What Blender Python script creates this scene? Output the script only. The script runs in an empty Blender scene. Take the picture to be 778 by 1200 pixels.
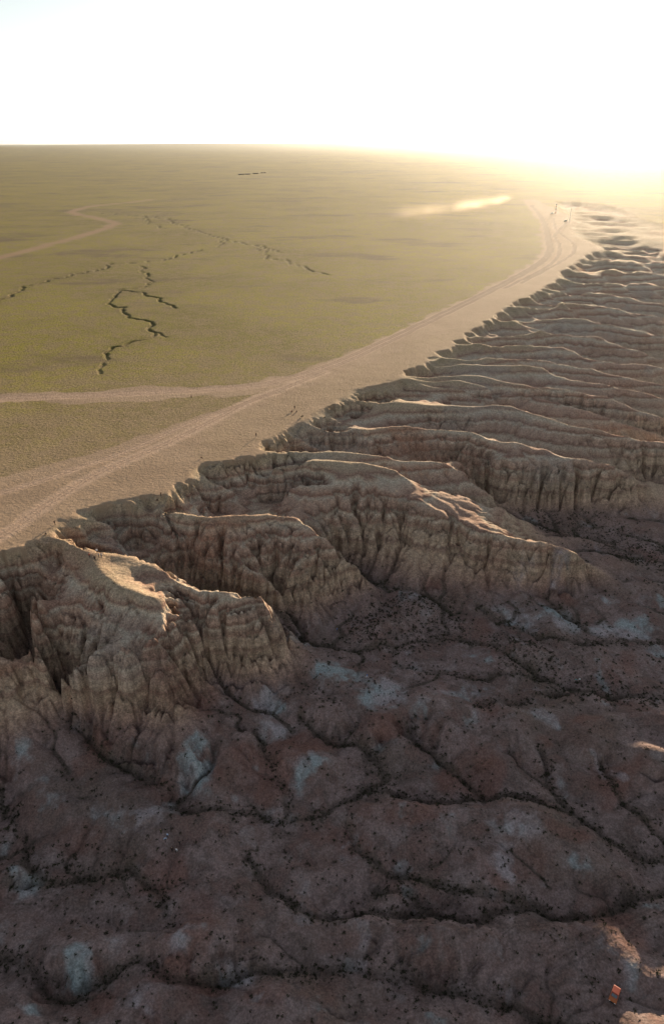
import bpy, bmesh, math, random
import numpy as np
from mathutils import Vector

# ------------------------------------------------------------------ camera, sky, sun, exposure
S = bpy.context.scene
COL = S.collection
H = 110.0                      # the camera flies this far above the plain (plain = z 0)
PITCH = math.radians(28.4)
cam_data = bpy.data.cameras.new("camera")
cam = bpy.data.objects.new("camera", cam_data)
COL.objects.link(cam)
cam.location = (0, 0, H)
cam.rotation_euler = (math.pi / 2 - PITCH, 0, 0)
cam_data.sensor_fit = 'VERTICAL'
cam_data.sensor_height = 36.0
cam_data.lens = 24.0
cam_data.clip_start = 0.5
cam_data.clip_end = 200000
S.camera = cam

SUN_AZ, SUN_EL = math.radians(21.5), math.radians(7.3)
W = bpy.data.worlds.new("World")
S.world = W
W.use_nodes = True
wn = W.node_tree
wn.nodes.clear()
sky = wn.nodes.new("ShaderNodeTexSky")
sky.sky_type = 'NISHITA'
sky.sun_disc = False
sky.sun_elevation = SUN_EL
sky.sun_rotation = SUN_AZ
sky.altitude = 1200
sky.air_density = 1.0
sky.dust_density = 1.6
sky.ozone_density = 1.0
bg = wn.nodes.new("ShaderNodeBackground")
bg.inputs[1].default_value = 0.09
wo = wn.nodes.new("ShaderNodeOutputWorld")
hs = wn.nodes.new("ShaderNodeHueSaturation")      # the camera's own mild rendering of a milky evening sky
hs.inputs['Saturation'].default_value = 0.42
wn.links.new(sky.outputs[0], hs.inputs['Color'])
wn.links.new(hs.outputs[0], bg.inputs[0])
wn.links.new(bg.outputs[0], wo.inputs[0])

sl = bpy.data.lights.new("sun", 'SUN')
sl.energy = 5.0
sl.angle = math.radians(0.5)
sl.color = (1.0, 0.77, 0.52)
sun = bpy.data.objects.new("sun", sl)
COL.objects.link(sun)
sdir = Vector((math.sin(SUN_AZ) * math.cos(SUN_EL), math.cos(SUN_AZ) * math.cos(SUN_EL), math.sin(SUN_EL)))
sun.rotation_euler = sdir.to_track_quat('Z', 'Y').to_euler()
sun.location = sdir * 500

S.view_settings.view_transform = 'Standard'
S.view_settings.look = 'None'
S.view_settings.exposure = 1.2
S.view_settings.gamma = 1.0
S.cycles.max_bounces = 6
S.cycles.diffuse_bounces = 3
S.cycles.volume_bounces = 0
S.cycles.use_denoising = True

# ------------------------------------------------------------------ small helpers
rng = np.random.default_rng(7)
random.seed(7)
SP, CP = math.sin(PITCH), math.cos(PITCH)


def P(px, py, z):
    """A place in the photograph (its own pixels) at a given height -> world x, y, z."""
    u, v = (px - 389.0) / 800.0, (py - 600.0) / 800.0
    t = (H - z) / (SP + v * CP)
    return (u * t, (CP - v * SP) * t, z)


def W3(pts, z=None):
    return np.array([P(p[0], p[1], p[2] if z is None else z) for p in pts], float)


def tag(o, label=None, cat=None, group=None, kind=None):
    if label: o['label'] = label
    if cat: o['category'] = cat
    if group: o['group'] = group
    if kind: o['kind'] = kind
    return o


def hash2(ix, iy, seed):
    h = (ix.astype(np.uint32) * np.uint32(374761393) + iy.astype(np.uint32) * np.uint32(668265263) + np.uint32((seed * 2246822519) & 0xffffffff))
    h = (h ^ (h >> np.uint32(13))) * np.uint32(1274126177)
    return h ^ (h >> np.uint32(16))


def perlin(x, y, seed=0):
    x = np.asarray(x, np.float32); y = np.asarray(y, np.float32)
    x0 = np.floor(x); y0 = np.floor(y)
    fx = x - x0; fy = y - y0
    ix = x0.astype(np.int64); iy = y0.astype(np.int64)
    ux = fx * fx * fx * (fx * (fx * 6 - 15) + 10)
    uy = fy * fy * fy * (fy * (fy * 6 - 15) + 10)

    def g(dx, dy):
        a = hash2(ix + dx, iy + dy, seed).astype(np.float32) * np.float32(2 * math.pi / 4294967296.0)
        return np.cos(a) * (fx - dx) + np.sin(a) * (fy - dy)
    a = g(0, 0); b = g(1, 0); c = g(0, 1); d = g(1, 1)
    return ((a + (b - a) * ux) * (1 - uy) + (c + (d - c) * ux) * uy) * 1.5


def fbm(x, y, wl, octs=4, seed=0, gain=0.5):
    out = 0; amp = 1.0; tot = 0
    for k in range(octs):
        out = out + amp * perlin(x / wl + 17.3 * k, y / wl - 9.1 * k, seed + k)
        tot += amp; amp *= gain; wl = wl * 0.5
    return out / tot


def ridged(x, y, wl, octs=3, seed=0):
    out = 0; amp = 1.0; tot = 0
    for k in range(octs):
        out = out + amp * (1 - np.abs(perlin(x / wl + 5.3 * k, y / wl + 3.7 * k, seed + k)) * 1.6)
        tot += amp; amp *= 0.5; wl = wl * 0.5
    return out / tot


def sstep(a, b, x):
    t = np.clip((x - a) / (b - a), 0, 1)
    return t * t * (3 - 2 * t)


def resample(pts, n):
    pts = np.asarray(pts, float)
    d = np.r_[0, np.cumsum(np.hypot(*(np.diff(pts[:, :2], axis=0).T)))]
    s = np.linspace(0, d[-1], n)
    return np.stack([np.interp(s, d, pts[:, k]) for k in range(pts.shape[1])], 1)


def smooth_line(pts, it=2):
    """Chaikin corner cutting that keeps the ends."""
    p = np.asarray(pts, float)
    for _ in range(it):
        if len(p) < 3: return p
        q = 0.75 * p[:-1] + 0.25 * p[1:]; r = 0.25 * p[:-1] + 0.75 * p[1:]
        m = np.empty((2 * len(q), p.shape[1])); m[0::2] = q; m[1::2] = r
        p = np.vstack([p[:1], m, p[-1:]])
    return p


def wiggle(pts, amp, wl, seed):
    """Push a line sideways with noise so it wanders like a natural one."""
    p = np.asarray(pts, float)
    n = max(len(p), int(np.sum(np.hypot(*(np.diff(p[:, :2], axis=0).T))) / max(wl * 0.2, 0.4)))
    p = resample(p, n)
    s = np.linspace(0, 1, n) * n * 0.2
    fade = np.minimum(1, np.minimum(np.arange(n), np.arange(n)[::-1]) / 4.0)
    p[:, 0] += amp * fade * perlin(s, s * 0 + seed * 3.7, seed) * 1.3
    p[:, 1] += amp * fade * perlin(s, s * 0 + seed * 5.1 + 40, seed + 9) * 1.3
    return p


def inside(poly, x, y):
    poly = np.asarray(poly)[:, :2]
    c = np.zeros(x.shape, bool)
    n = len(poly)
    for i in range(n):
        x1, y1 = poly[i]; x2, y2 = poly[(i + 1) % n]
        if y1 == y2: continue
        m = (y1 > y) != (y2 > y)
        c ^= m & (x < (x2 - x1) * (y - y1) / (y2 - y1) + x1)
    return c


def line_dist(pts, x, y, R):
    """Distance to a polyline for the points near it (inf elsewhere)."""
    d = np.full(x.shape, np.inf, np.float32)
    xf, yf, df = x.ravel(), y.ravel(), d.ravel()
    p = np.asarray(pts)[:, :2]
    lo, hi = p.min(0) - R, p.max(0) + R
    sub = np.flatnonzero((xf > lo[0]) & (xf < hi[0]) & (yf > lo[1]) & (yf < hi[1]))
    if len(sub) == 0: return d
    xs, ys = xf[sub], yf[sub]
    ds = np.full(len(sub), np.inf)
    for a, b in zip(p[:-1], p[1:]):
        l2 = np.minimum(a, b) - R; h2 = np.maximum(a, b) + R
        k = np.flatnonzero((xs > l2[0]) & (xs < h2[0]) & (ys > l2[1]) & (ys < h2[1]))
        if len(k) == 0: continue
        ab = b - a; L = max(ab @ ab, 1e-9)
        t = np.clip(((xs[k] - a[0]) * ab[0] + (ys[k] - a[1]) * ab[1]) / L, 0, 1)
        ds[k] = np.minimum(ds[k], np.hypot(xs[k] - a[0] - t * ab[0], ys[k] - a[1] - t * ab[1]))
    df[sub] = ds
    return d


# ------------------------------------------------------------------ the lie of the land: crests, cliff tops, cliff feet, washes
RIM = [(-500, 690), (-60, 655), (-8, 652), (14, 646), (30, 644), (47, 625), (65, 617), (82, 606), (96, 601), (120, 591), (150, 590), (186, 588), (200, 579),
       (214, 566), (228, 556), (238, 546), (262, 541), (300, 538), (312, 530), (306, 524), (330, 506), (346, 501), (360, 491),
       (378, 479), (400, 474), (396, 466), (420, 457), (440, 452), (470, 445), (482, 432), (500, 425), (510, 416), (526, 407), (541, 397), (552, 389),
       (566, 381), (584, 370), (592, 361), (612, 352), (622, 346), (640, 338), (652, 329), (662, 319), (676, 309), (690, 300), (706, 291),
       (696, 284), (676, 279), (670, 270), (676, 260), (664, 246), (652, 238), (665, 236), (700, 239), (738, 247), (746, 256), (778, 264), (900, 275),
       (1400, 285), (1800, 200), (-1500, 200), (-1500, 690)]
PLAIN = W3(RIM, 0.0)

RIDGES = dict(
    L0=[(-60, 668, 0), (-10, 660, -1), (6, 668, -3), (10, 684, -7), (6, 720, -14), (2, 745, -19)],
    L1=[(-120, 740, -6), (-40, 764, -10), (0, 768, -12), (16, 780, -15), (34, 806, -22), (62, 842, -28), (94, 873, -33)],
    R1=[(40, 628, 0), (60, 628, -0.3), (85, 636, -1), (104, 646, -1.4), (118, 649, -1.6), (150, 648, -2.3), (166, 654, -3.1), (185, 663, -3.9), (200, 670, -4.6),
        (215, 684, -5.2), (245, 691.5, -5.5), (285, 692, -5.6), (306, 695, -5.8)],
    R1s=[(108, 656, -1.5), (120, 674, -1.7), (131, 684, -1.9), (150, 692, -2.0), (184, 700, -2.4)],
    R1tip=[(306, 695, -5.8), (312, 705, -11), (322, 720, -18), (334, 737, -23), (350, 757, -27), (368, 776, -29.5), (400, 794, -30.5), (440, 811, -31),
           (458, 815, -31.3), (500, 822, -31.6), (540, 827, -32), (620, 836, -32.6), (700, 842, -33), (800, 850, -33.3)],
    Rs1=[(82, 607, 0), (110, 609, -1.2), (130, 616, -4), (150, 631, -10)],
    Rs2=[(60, 618, 0), (90, 616, -1.5), (112, 628, -5), (128, 640, -10)],
    Rs3=[(150, 590, 0), (165, 600, -2), (176, 618, -8), (186, 640, -15)],
    R2=[(188, 590, 0), (205, 598, -1), (226, 601, -1.6), (242, 604.5, -2), (270, 602.5, -2.2), (292, 600, -2.5), (312, 598, -2.7), (334, 600, -3), (350, 606, -4),
        (358, 613, -5.5), (385, 629, -9), (400, 648, -14), (420, 668, -21), (440, 688, -28)],
    R25=[(214, 562, 0), (230, 559, -1.3), (246, 566, -3), (264, 571, -5), (281, 582, -9), (292, 596, -14)],
    R3a=[(300, 540, 0), (320, 543, -0.6), (346, 541, -1), (380, 537.5, -1.5), (420, 539, -2.2), (455, 544, -3), (471, 553, -5), (490, 566, -8), (512, 573, -9.5),
         (540, 578, -11), (570, 591, -13), (592, 592, -15), (602, 602, -19)],
    R3b=[(308, 530, 0), (350, 528, -0.8), (400, 526, -1.5), (440, 530, -3), (470, 539, -5), (515, 538, -6), (530, 545, -8), (547, 554, -11), (577, 581, -16), (590, 592, -19)],
    R3c=[(340, 560, -4), (385, 571, -6), (420, 571, -6.5), (460, 577, -7), (492, 590, -9), (520, 600, -10), (541, 611, -11), (570, 625, -12), (600, 629, -13),
         (628, 633, -13.6), (665, 640, -15), (684, 645, -16), (682, 655, -19), (710, 668, -26), (728, 679, -31)],
    Rs4=[(318, 512, 0), (334, 510, -1.2), (350, 508, -1.6), (362, 515, -4), (378, 525, -9)],
    R4b=[(330, 503, 0), (360, 498, -1), (400, 503, -2.2), (430, 503, -2.6), (455, 498, -3), (485, 497.5, -3.5), (520, 500, -4), (554, 503, -4.6), (578, 516, -5.5), (604, 518, -6),
         (632, 521, -6.5), (655, 532, -8), (682, 536, -9), (712, 541, -10.5), (738, 552, -14), (765, 575, -22)],
    Rs5=[(350, 494, 0), (385, 489, -2), (408, 492, -4), (425, 502, -8)],
    R4=[(375, 478, 0), (400, 467.5, -0.4), (450, 470, -1), (490, 472.5, -1.8), (510, 476.5, -2.6), (545, 475, -2.8), (578, 471, -3), (602, 473, -3.4), (632, 483, -4.2), (660, 494, -5),
        (700, 501.5, -6), (716, 504, -6.5), (734, 511, -8), (778, 513, -9), (830, 520, -11), (900, 540, -18)],
    R5=[(395, 465, 0), (430, 458, -0.8), (470, 454, -1.6), (496, 459.5, -3), (526, 475, -9)],
    R6=[(440, 452, 0), (475, 447, -0.5), (520, 449, -1.6), (545, 454, -3), (568, 470, -9)],
    R6b=[(466, 446, 0), (520, 442, -1), (560, 447, -2), (580, 454.5, -3), (620, 453.5, -4), (645, 464, -6), (680, 477, -9), (716, 489, -12), (760, 503, -16), (820, 520, -22)],
    R6c=[(476, 440, 0), (530, 437, -1.2), (578, 441, -2), (600, 449, -3), (650, 455, -4), (694, 458, -5), (718, 462, -7), (740, 478, -11), (790, 492, -16), (840, 506, -20)],
    R7=[(482, 432, 0), (505, 429, -0.5), (545, 424, -1), (590, 424, -2), (640, 430, -3), (668, 441, -5), (704, 446, -6), (745, 456, -9), (800, 468, -14), (860, 480, -20)],
    R8=[(500, 425, 0), (530, 418, -0.5), (585, 419.5, -1.5), (610, 414, -2), (640, 418, -3), (680, 428, -4), (722, 438, -7), (778, 448, -11), (830, 457, -15), (880, 466, -20)],
    R9=[(525, 407, 0), (550, 403, -0.6), (585, 403, -1.5), (605, 407, -2), (640, 402, -3), (666, 405.5, -4), (694, 418, -6), (730, 424, -9), (778, 430, -13), (860, 442, -19)],
    R10=[(540, 397, 0), (575, 390, -0.6), (610, 390, -1.5), (640, 387, -2), (690, 390, -3), (712, 398, -5), (735, 408, -8), (780, 416, -12), (860, 428, -18)],
    R11=[(565, 382, 0), (600, 373, -0.5), (650, 370, -1), (690, 371, -2), (718, 381, -4), (760, 391, -7), (800, 398, -11), (880, 408, -17)],
    R12=[(590, 361, 0), (640, 357.5, -1), (680, 354, -2), (720, 358, -4), (790, 372, -9), (880, 384, -16)],
    R13=[(622, 347, 0), (660, 340, -1), (700, 341, -2), (760, 352, -6), (800, 360, -9), (880, 368, -15)],
    R14=[(648, 331, 0), (700, 328, -1), (750, 331, -3), (800, 338, -8), (880, 346, -14)],
    R15=[(662, 319, 0), (720, 315, -1), (760, 318, -3), (810, 323, -8), (880, 330, -14)],
    R16=[(676, 309, 0), (730, 305, -1), (770, 307, -4), (820, 312, -8), (900, 318, -14)],
    R17=[(700, 294, 0), (740, 293, -1), (780, 297, -4), (900, 306, -12)],
    R18=[(690, 281, 0), (730, 279, -1), (780, 284, -4), (900, 292, -11)],
    R19=[(670, 269, 0), (715, 266, -1), (770, 271, -4), (900, 280, -10)],
    R20=[(655, 252, 0), (700, 252, -0.6), (760, 262, -1.2), (860, 270, -2)],
)
CLIFF_TOP = dict(
    dome=[(36, 690, -3), (32, 720, -5), (38, 745, -6.5), (60, 761, -7), (85, 757, -6.6), (120, 756, -6.4), (155, 756, -6.4), (184, 745, -6.2), (203, 724, -6), (222, 714, -6),
          (255, 708, -6), (285, 702, -6), (306, 699, -6)],
    r2cap=[(236, 640, -9), (262, 660, -12), (290, 668, -13), (320, 671, -13), (338, 668, -13), (348, 654, -12), (385, 632, -9.6)],
    r4bcap=[(520, 537, -8.5), (560, 535, -8.6), (600, 540, -9.4), (638, 553, -11), (662, 553, -11.5), (700, 550, -12.5), (735, 557, -15)],
)
CLIFF_FOOT = dict(
    dome=[(52, 800, -27), (78, 838, -28.5), (110, 852, -29), (150, 872, -29.5), (180, 874, -29)],
    tip=[(232, 830, -29), (262, 824, -30.5), (300, 822, -31.4), (335, 814, -31.6), (362, 794, -31)],
    r2=[(318, 718, -29), (335, 735, -30.5), (350, 746, -31.4), (390, 734, -31.4), (425, 704, -30.6), (440, 695, -30.4)],
    r3=[(400, 655, -27.5), (440, 689, -30), (478, 697, -31), (510, 699, -31.2), (545, 700, -30.6), (590, 697, -30.4), (625, 698, -30.4), (655, 700, -30.8), (700, 691, -31.5)],
    r4b=[(560, 571, -20), (596, 591, -24.5), (640, 592, -26.5), (700, 600, -28.5), (740, 606, -29.6), (790, 612, -30.6)],
    r4=[(700, 540, -17), (740, 552, -20), (790, 566, -23)],
)
SPURS = dict(   # buttresses running down the faces
    b1=[(178, 752, -7), (196, 786, -15), (205, 803, -19), (202, 845, -26), (212, 890, -31)],
    b2=[(470, 580, -8), (480, 640, -21), (486, 690, -29)],
    b3=[(528, 602, -11), (530, 650, -21), (530, 690, -29)],
)
WASHES = dict(
    HA=[(128, 658, -2.8), (160, 672, -4.2), (192, 686, -5.4), (212, 694, -6.2)],
    H1=[(138, 597, -3), (148, 612, -9), (158, 630, -16)], H2=[(196, 596, -3), (200, 612, -9), (206, 632, -16)], H3=[(108, 604, -2), (124, 622, -8), (142, 640, -15)],
    H4=[(250, 546, -3), (275, 560, -9), (300, 584, -16)], H5=[(280, 544, -2.5), (300, 556, -8), (315, 580, -15)], H6=[(345, 547, -3), (352, 566, -10), (362, 590, -17)],
    V0=[(38, 653, -6), (33, 668, -13), (27, 700, -21), (26, 735, -26), (36, 775, -30), (58, 812, -32), (88, 850, -33.4), (112, 876, -34.4), (134, 895, -35.2), (170, 908, -35.6), (204, 934, -36.2)],
    N1=[(226, 728, -12), (236, 756, -21), (256, 795, -28), (274, 820, -31.6), (300, 832, -32.4), (330, 832, -32.8), (352, 838, -33.2)],
    N2=[(82, 770, -12), (84, 800, -22), (96, 838, -29)],
    N3=[(108, 764, -11), (106, 800, -22), (112, 846, -29)],
    N4=[(136, 768, -12), (130, 820, -24), (132, 862, -30)],
    N5=[(165, 770, -13), (166, 820, -24), (168, 876, -30)],
    V1=[(325, 707, -28.5), (340, 728, -30.6), (356, 746, -32), (376, 756, -32.8), (410, 760, -33.2), (442, 758, -33.5), (482, 751, -33.8), (530, 747, -34), (565, 752, -34.2), (592, 770, -34.5),
        (620, 786, -34.8), (650, 799, -35), (690, 812, -35.2), (740, 818, -35.4), (800, 821, -35.6)],
    V2=[(386, 640, -20), (402, 654, -27.8), (430, 674, -29.6), (460, 688, -31.2), (500, 697, -31.8), (516, 706, -32.4), (521, 724, -33), (528, 746, -33.8)],
    V3=[(588, 594, -26), (604, 607, -28.5), (640, 617, -30), (690, 632, -31), (740, 646, -32), (800, 662, -33)],
    W2=[(560, 712, -32.6), (610, 735, -33), (640, 748, -33.4), (680, 752, -33.8), (730, 750, -34), (800, 752, -34.4)],
    W2b=[(640, 700, -31.6), (668, 722, -33), (700, 742, -33.8), (730, 750, -34)],
    W3=[(470, 780, -33.2), (520, 785, -33.6), (560, 795, -34), (590, 790, -34.4), (640, 795, -34.8)],
    W4=[(560, 826, -34), (600, 822, -34.2), (630, 815, -34.6), (665, 812, -35)],
    F1=[(-30, 930, -36), (8, 944, -36.6), (20, 965, -37.2), (33, 986, -37.8), (28, 1010, -38.2), (55, 1030, -38.6)],
    F2=[(10, 1034, -38.4), (55, 1030, -38.8), (100, 1025, -39), (135, 1018, -38.6), (150, 1008, -38)],
    F2b=[(150, 1008, -37.6), (168, 1028, -38.4), (186, 1048, -39), (200, 1080, -39.6)],
    F3=[(196, 924, -35.8), (214, 946, -36.6), (238, 951, -36.9), (258, 946, -37), (276, 951, -37.2), (308, 946, -37.3), (335, 954, -37.5), (364, 950, -37.5), (386, 942, -37.4), (404, 938, -37.3),
        (420, 928, -37)],
    F3b=[(352, 838, -33.2), (366, 852, -34), (384, 864, -34.6), (404, 868, -35), (430, 876, -35.6), (446, 892, -36), (454, 908, -36.4), (425, 922, -37)],
    F3c=[(300, 860, -34), (318, 886, -35), (330, 916, -36.4), (336, 950, -37.3)],
    F4=[(424, 921, -36.8), (456, 921, -36.9), (490, 931, -37.1), (530, 936, -37.3), (562, 931, -37.4), (600, 935, -37.6), (632, 940, -37.8), (660, 946, -38), (682, 956, -38.2), (718, 984, -38.8),
        (745, 1000, -39.2), (800, 1012, -39.6)],
    F5=[(634, 880, -35.6), (642, 904, -36.4), (652, 926, -37.2), (664, 944, -37.9)],
    F5b=[(706, 890, -35.8), (716, 912, -36.4), (740, 942, -37.4), (768, 974, -38.4), (800, 984, -39)],
    F6=[(478, 850, -34.2), (488, 865, -34.8), (520, 886, -35.8), (548, 914, -36.8), (570, 930, -37.4)],
    F7=[(408, 962, -37.6), (424, 1000, -38.4), (458, 1020, -38.8), (490, 1031, -39), (540, 1045, -39.4), (600, 1050, -39.7), (640, 1060, -40)],
    F8=[(440, 1040, -39.2), (478, 1044, -39.4), (492, 1066, -39.8), (518, 1068, -40), (544, 1078, -40.2), (570, 1070, -40.2), (596, 1062, -40.2), (626, 1064, -40.3), (655, 1073, -40.5), (690, 1075, -40.6),
        (714, 1064, -40.5), (740, 1046, -40.2), (800, 1040, -40.2)],
    F9=[(290, 1000, -38), (304, 1018, -38.6), (316, 1036, -39), (326, 1048, -39.2), (370, 1070, -39.6), (440, 1074, -39.8), (492, 1067, -39.9)],
    F11=[(-20, 1116, -40), (26, 1130, -40.4), (52, 1160, -41), (78, 1174, -41.4), (108, 1152, -41), (130, 1140, -40.8), (156, 1128, -40.5), (186, 1140, -40.7), (230, 1146, -41), (300, 1140, -41.1),
         (380, 1130, -41), (440, 1136, -41.1), (520, 1150, -41.4), (600, 1180, -42), (700, 1210, -42.5)],
)
MOUNDS = dict(
    m1=[(250, 862, -31.5), (272, 856, -31.8), (306, 866, -33)],
    m2=[(372, 826, -32.6), (400, 850, -33.4)],
    m3=[(430, 836, -32.8), (456, 852, -33), (480, 878, -34.6)],
    m4=[(510, 846, -33), (560, 866, -34), (600, 894, -35.6)],
    m5=[(330, 880, -33.8), (360, 884, -34), (400, 896, -35)],
    m6=[(425, 948, -36), (450, 943, -35.7), (520, 947, -35.8), (560, 948, -35.9), (612, 954, -36.2), (652, 962, -36.9), (690, 985, -38)],
    m7=[(130, 925, -34.6), (150, 950, -35.6), (200, 962, -36), (240, 972, -36.6)],
    m8=[(392, 1078, -38.6), (440, 1082, -38.7), (500, 1092, -38.9), (560, 1098, -39), (640, 1092, -39.2), (720, 1086, -39.4)],
    m9=[(176, 1106, -38.8), (220, 1112, -38.9), (246, 1116, -38.8), (276, 1120, -39), (304, 1112, -39.4)],
    m10=[(60, 1122, -39), (80, 1128, -39), (104, 1134, -39.6)],
    m11=[(20, 1162, -40), (50, 1176, -40.2)], m12=[(150, 1170, -40), (190, 1160, -40)], m13=[(355, 1172, -40), (392, 1180, -40.2)],
    m14=[(10, 1024, -37), (30, 1020, -37)], m15=[(250, 1000, -37.2), (230, 985, -36.8)],
    m16=[(690, 870, -33.6), (740, 876, -33.8), (790, 890, -34)],
    m17=[(600, 760, -33), (650, 772, -33.4), (720, 786, -33.9)],
    m18=[(620, 716, -31.6), (650, 726, -32.2)],
    m19=[(440, 730, -32), (480, 735, -32.4)],
    m20=[(640, 660, -30.4), (700, 655, -31), (770, 690, -32.4)],
    m21=[(680, 1010, -38), (740, 1030, -38.8)],
)
AUTO_VALLEYS = [  # hidden gully floors between neighbouring crests: (crest, crest, depth, fraction of each crest used)
    ('R1', 'R2', 19, 1.0, 0.72), ('Rs1', 'Rs3', 4, 1, 1), ('R2', 'R25', 6, 0.55, 1), ('R25', 'R3a', 9, 1, 0.35), ('R3a', 'R3b', 4, 1, 1),
    ('R3b', 'R4b', 12, 1, 0.62), ('Rs4', 'R4b', 4, 1, 0.3), ('R4b', 'R4', 10, 1, 0.86), ('R4', 'R6b', 9, 1.0, 1), ('R5', 'R6', 3, 1, 1), ('R6', 'R6b', 4, 1, 0.5), ('R6b', 'R6c', 6, 1, 1),
    ('R6c', 'R7', 6, 1, 1), ('R7', 'R8', 7, 1, 1), ('R8', 'R9', 8, 1, 1), ('R9', 'R10', 8, 1, 1), ('R10', 'R11', 9, 1, 1), ('R11', 'R12', 9, 1, 1), ('R12', 'R13', 9, 1, 1),
    ('R13', 'R14', 9, 1, 1), ('R14', 'R15', 8, 1, 1), ('R15', 'R16', 8, 1, 1), ('R16', 'R17', 6, 1, 1), ('R17', 'R18', 5, 1, 1), ('R18', 'R19', 4, 1, 1), ('R19', 'R20', 3, 1, 1),
]

# log-polar working grid about the point under the camera: square cells, fine near and coarse far
DG = 0.003
TH0, TH1 = math.radians(-62), math.radians(60)
LR0, LR1 = math.log(42.0), math.log(1750.0)
NT, NR = int((TH1 - TH0) / DG) + 1, int((LR1 - LR0) / DG) + 1
gth = TH0 + DG * np.arange(NT)
glr = LR0 + DG * np.arange(NR)
GR = np.exp(glr)[:, None] * np.ones((1, NT))
GX = GR * np.sin(gth)[None, :]
GY = GR * np.cos(gth)[None, :]


def gidx(x, y):
    return (np.log(np.hypot(x, y)) - LR0) / DG, (np.arctan2(x, y) - TH0) / DG


csum = np.zeros((NR, NT)); cw = np.zeros((NR, NT))


def constrain(pts, w=1.0):
    p = np.asarray(pts)
    i, j = gidx(p[:, 0], p[:, 1])
    n = int(np.sum(np.hypot(np.diff(i), np.diff(j))) * 1.5) + 2
    d = np.r_[0, np.cumsum(np.hypot(np.diff(i), np.diff(j)))]
    s = np.linspace(0, d[-1], n)
    ii = np.rint(np.interp(s, d, i)).astype(int); jj = np.rint(np.interp(s, d, j)).astype(int)
    zz = np.interp(s, d, p[:, 2])
    ok = (ii >= 0) & (ii < NR) & (jj >= 0) & (jj < NT)
    np.add.at(csum, (ii[ok], jj[ok]), zz[ok] * w)
    np.add.at(cw, (ii[ok], jj[ok]), w)


ridge_w = {}
k = 0
for name, pts in RIDGES.items():
    w = smooth_line(W3(pts), 2); ridge_w[name] = w; k += 1
    sc = np.hypot(w[:, 0], w[:, 1]).mean() / 200.0
    constrain(wiggle(w, 0.5 + 0.9 * max(sc - 1, 0), 5 * sc, k))
for D in (CLIFF_TOP, CLIFF_FOOT, SPURS, MOUNDS):
    for name, pts in D.items():
        k += 1; w = wiggle(smooth_line(W3(pts), 1), 0.8, 5, k)
        if D is MOUNDS: w[:, 2] += 1.6
        constrain(w)
wash_w = {}
for name, pts in WASHES.items():
    k += 1; w = wiggle(smooth_line(W3(pts), 1), 1.1, 7, k); wash_w[name] = w
    if name[0] == 'F': w[:, 2] -= 1.0
    constrain(w)
for a, b, dep, fa, fb in AUTO_VALLEYS:
    A, B = ridge_w[a], ridge_w[b]
    A = resample(A, 60)[:max(4, int(60 * fa))]; B = resample(B, 60)[:max(4, int(60 * fb))]
    A, B = resample(A, 60), resample(B, 60)
    M = 0.55 * A + 0.45 * B
    s = np.linspace(0, 1, 60)
    M[:, 2] = np.minimum(A[:, 2], B[:, 2]) - dep * np.clip(s * 2.2, 0.04, 1) ** 0.8
    M[:, 2] = np.maximum(np.minimum.accumulate(M[:, 2]), -33.5)
    k += 1
    sc = np.hypot(M[:, 0], M[:, 1]).mean() / 200.0
    wash_w['auto_' + a] = wiggle(M[6:], 1.2 * sc, 9 * sc, k)
    constrain(wash_w['auto_' + a])
# the open badlands floor out of frame to the right and under the camera
constrain([(r * math.sin(math.radians(47)), r * math.cos(math.radians(47)), -36) for r in np.linspace(60, 1700, 300)])
constrain([(48 * math.sin(a), 48 * math.cos(a), -42) for a in np.linspace(-1.05, 1.03, 100)])
jit = np.clip(GR / 220, 0.6, 2.2)
plain_mask = inside(PLAIN, GX + jit * 3.2 * fbm(GX, GY, 16, 3, 201), GY + jit * 3.2 * fbm(GX, GY, 16, 3, 202))
csum[plain_mask] = 0; cw[plain_mask] = 1


def upsample(a, shape):
    r, c = shape
    yi = np.clip((np.arange(r) + 0.5) * a.shape[0] / r - 0.5, 0, a.shape[0] - 1)
    xi = np.clip((np.arange(c) + 0.5) * a.shape[1] / c - 0.5, 0, a.shape[1] - 1)
    y0 = np.minimum(yi.astype(int), a.shape[0] - 2); x0 = np.minimum(xi.astype(int), a.shape[1] - 2)
    fy = (yi - y0)[:, None]; fx = (xi - x0)[None]
    t = a[y0] * (1 - fy) + a[y0 + 1] * fy
    return t[:, x0] * (1 - fx) + t[:, x0 + 1] * fx


def pad(a): return np.pad(a, 1, mode='edge')


levels = [(csum, cw)]
while min(levels[-1][0].shape) > 24:
    s_, w_ = levels[-1]
    r2, c2 = s_.shape[0] // 2 * 2, s_.shape[1] // 2 * 2
    s_ = s_[:r2, :c2]; w_ = w_[:r2, :c2]
    mean = np.divide(s_, w_, out=np.zeros_like(s_), where=w_ > 0); h = (w_ > 0).astype(float)
    f = lambda q: q[0::2, 0::2] + q[1::2, 0::2] + q[0::2, 1::2] + q[1::2, 1::2]
    levels.append((f(mean * h), f(h)))
z = None
for li, (s_, w_) in enumerate(levels[::-1]):
    m = w_ > 0
    v = np.divide(s_, w_, out=np.zeros_like(s_), where=m)
    z = np.full(s_.shape, -15.0) if z is None else upsample(z, s_.shape)
    for _ in range(400 if s_.size < 20000 else (160 if s_.size < 400000 else 60)):
        z[m] = v[m]
        q = pad(z)
        z = 0.25 * (q[:-2, 1:-1] + q[2:, 1:-1] + q[1:-1, :-2] + q[1:-1, 2:])
    z[m] = v[m]


def blur(a, n):
    for _ in range(n):
        q = pad(a)
        a = 0.25 * a + 0.125 * (q[:-2, 1:-1] + q[2:, 1:-1] + q[1:-1, :-2] + q[1:-1, 2:]) + 0.0625 * (q[:-2, :-2] + q[2:, 2:] + q[:-2, 2:] + q[2:, :-2])
    return a


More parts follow.
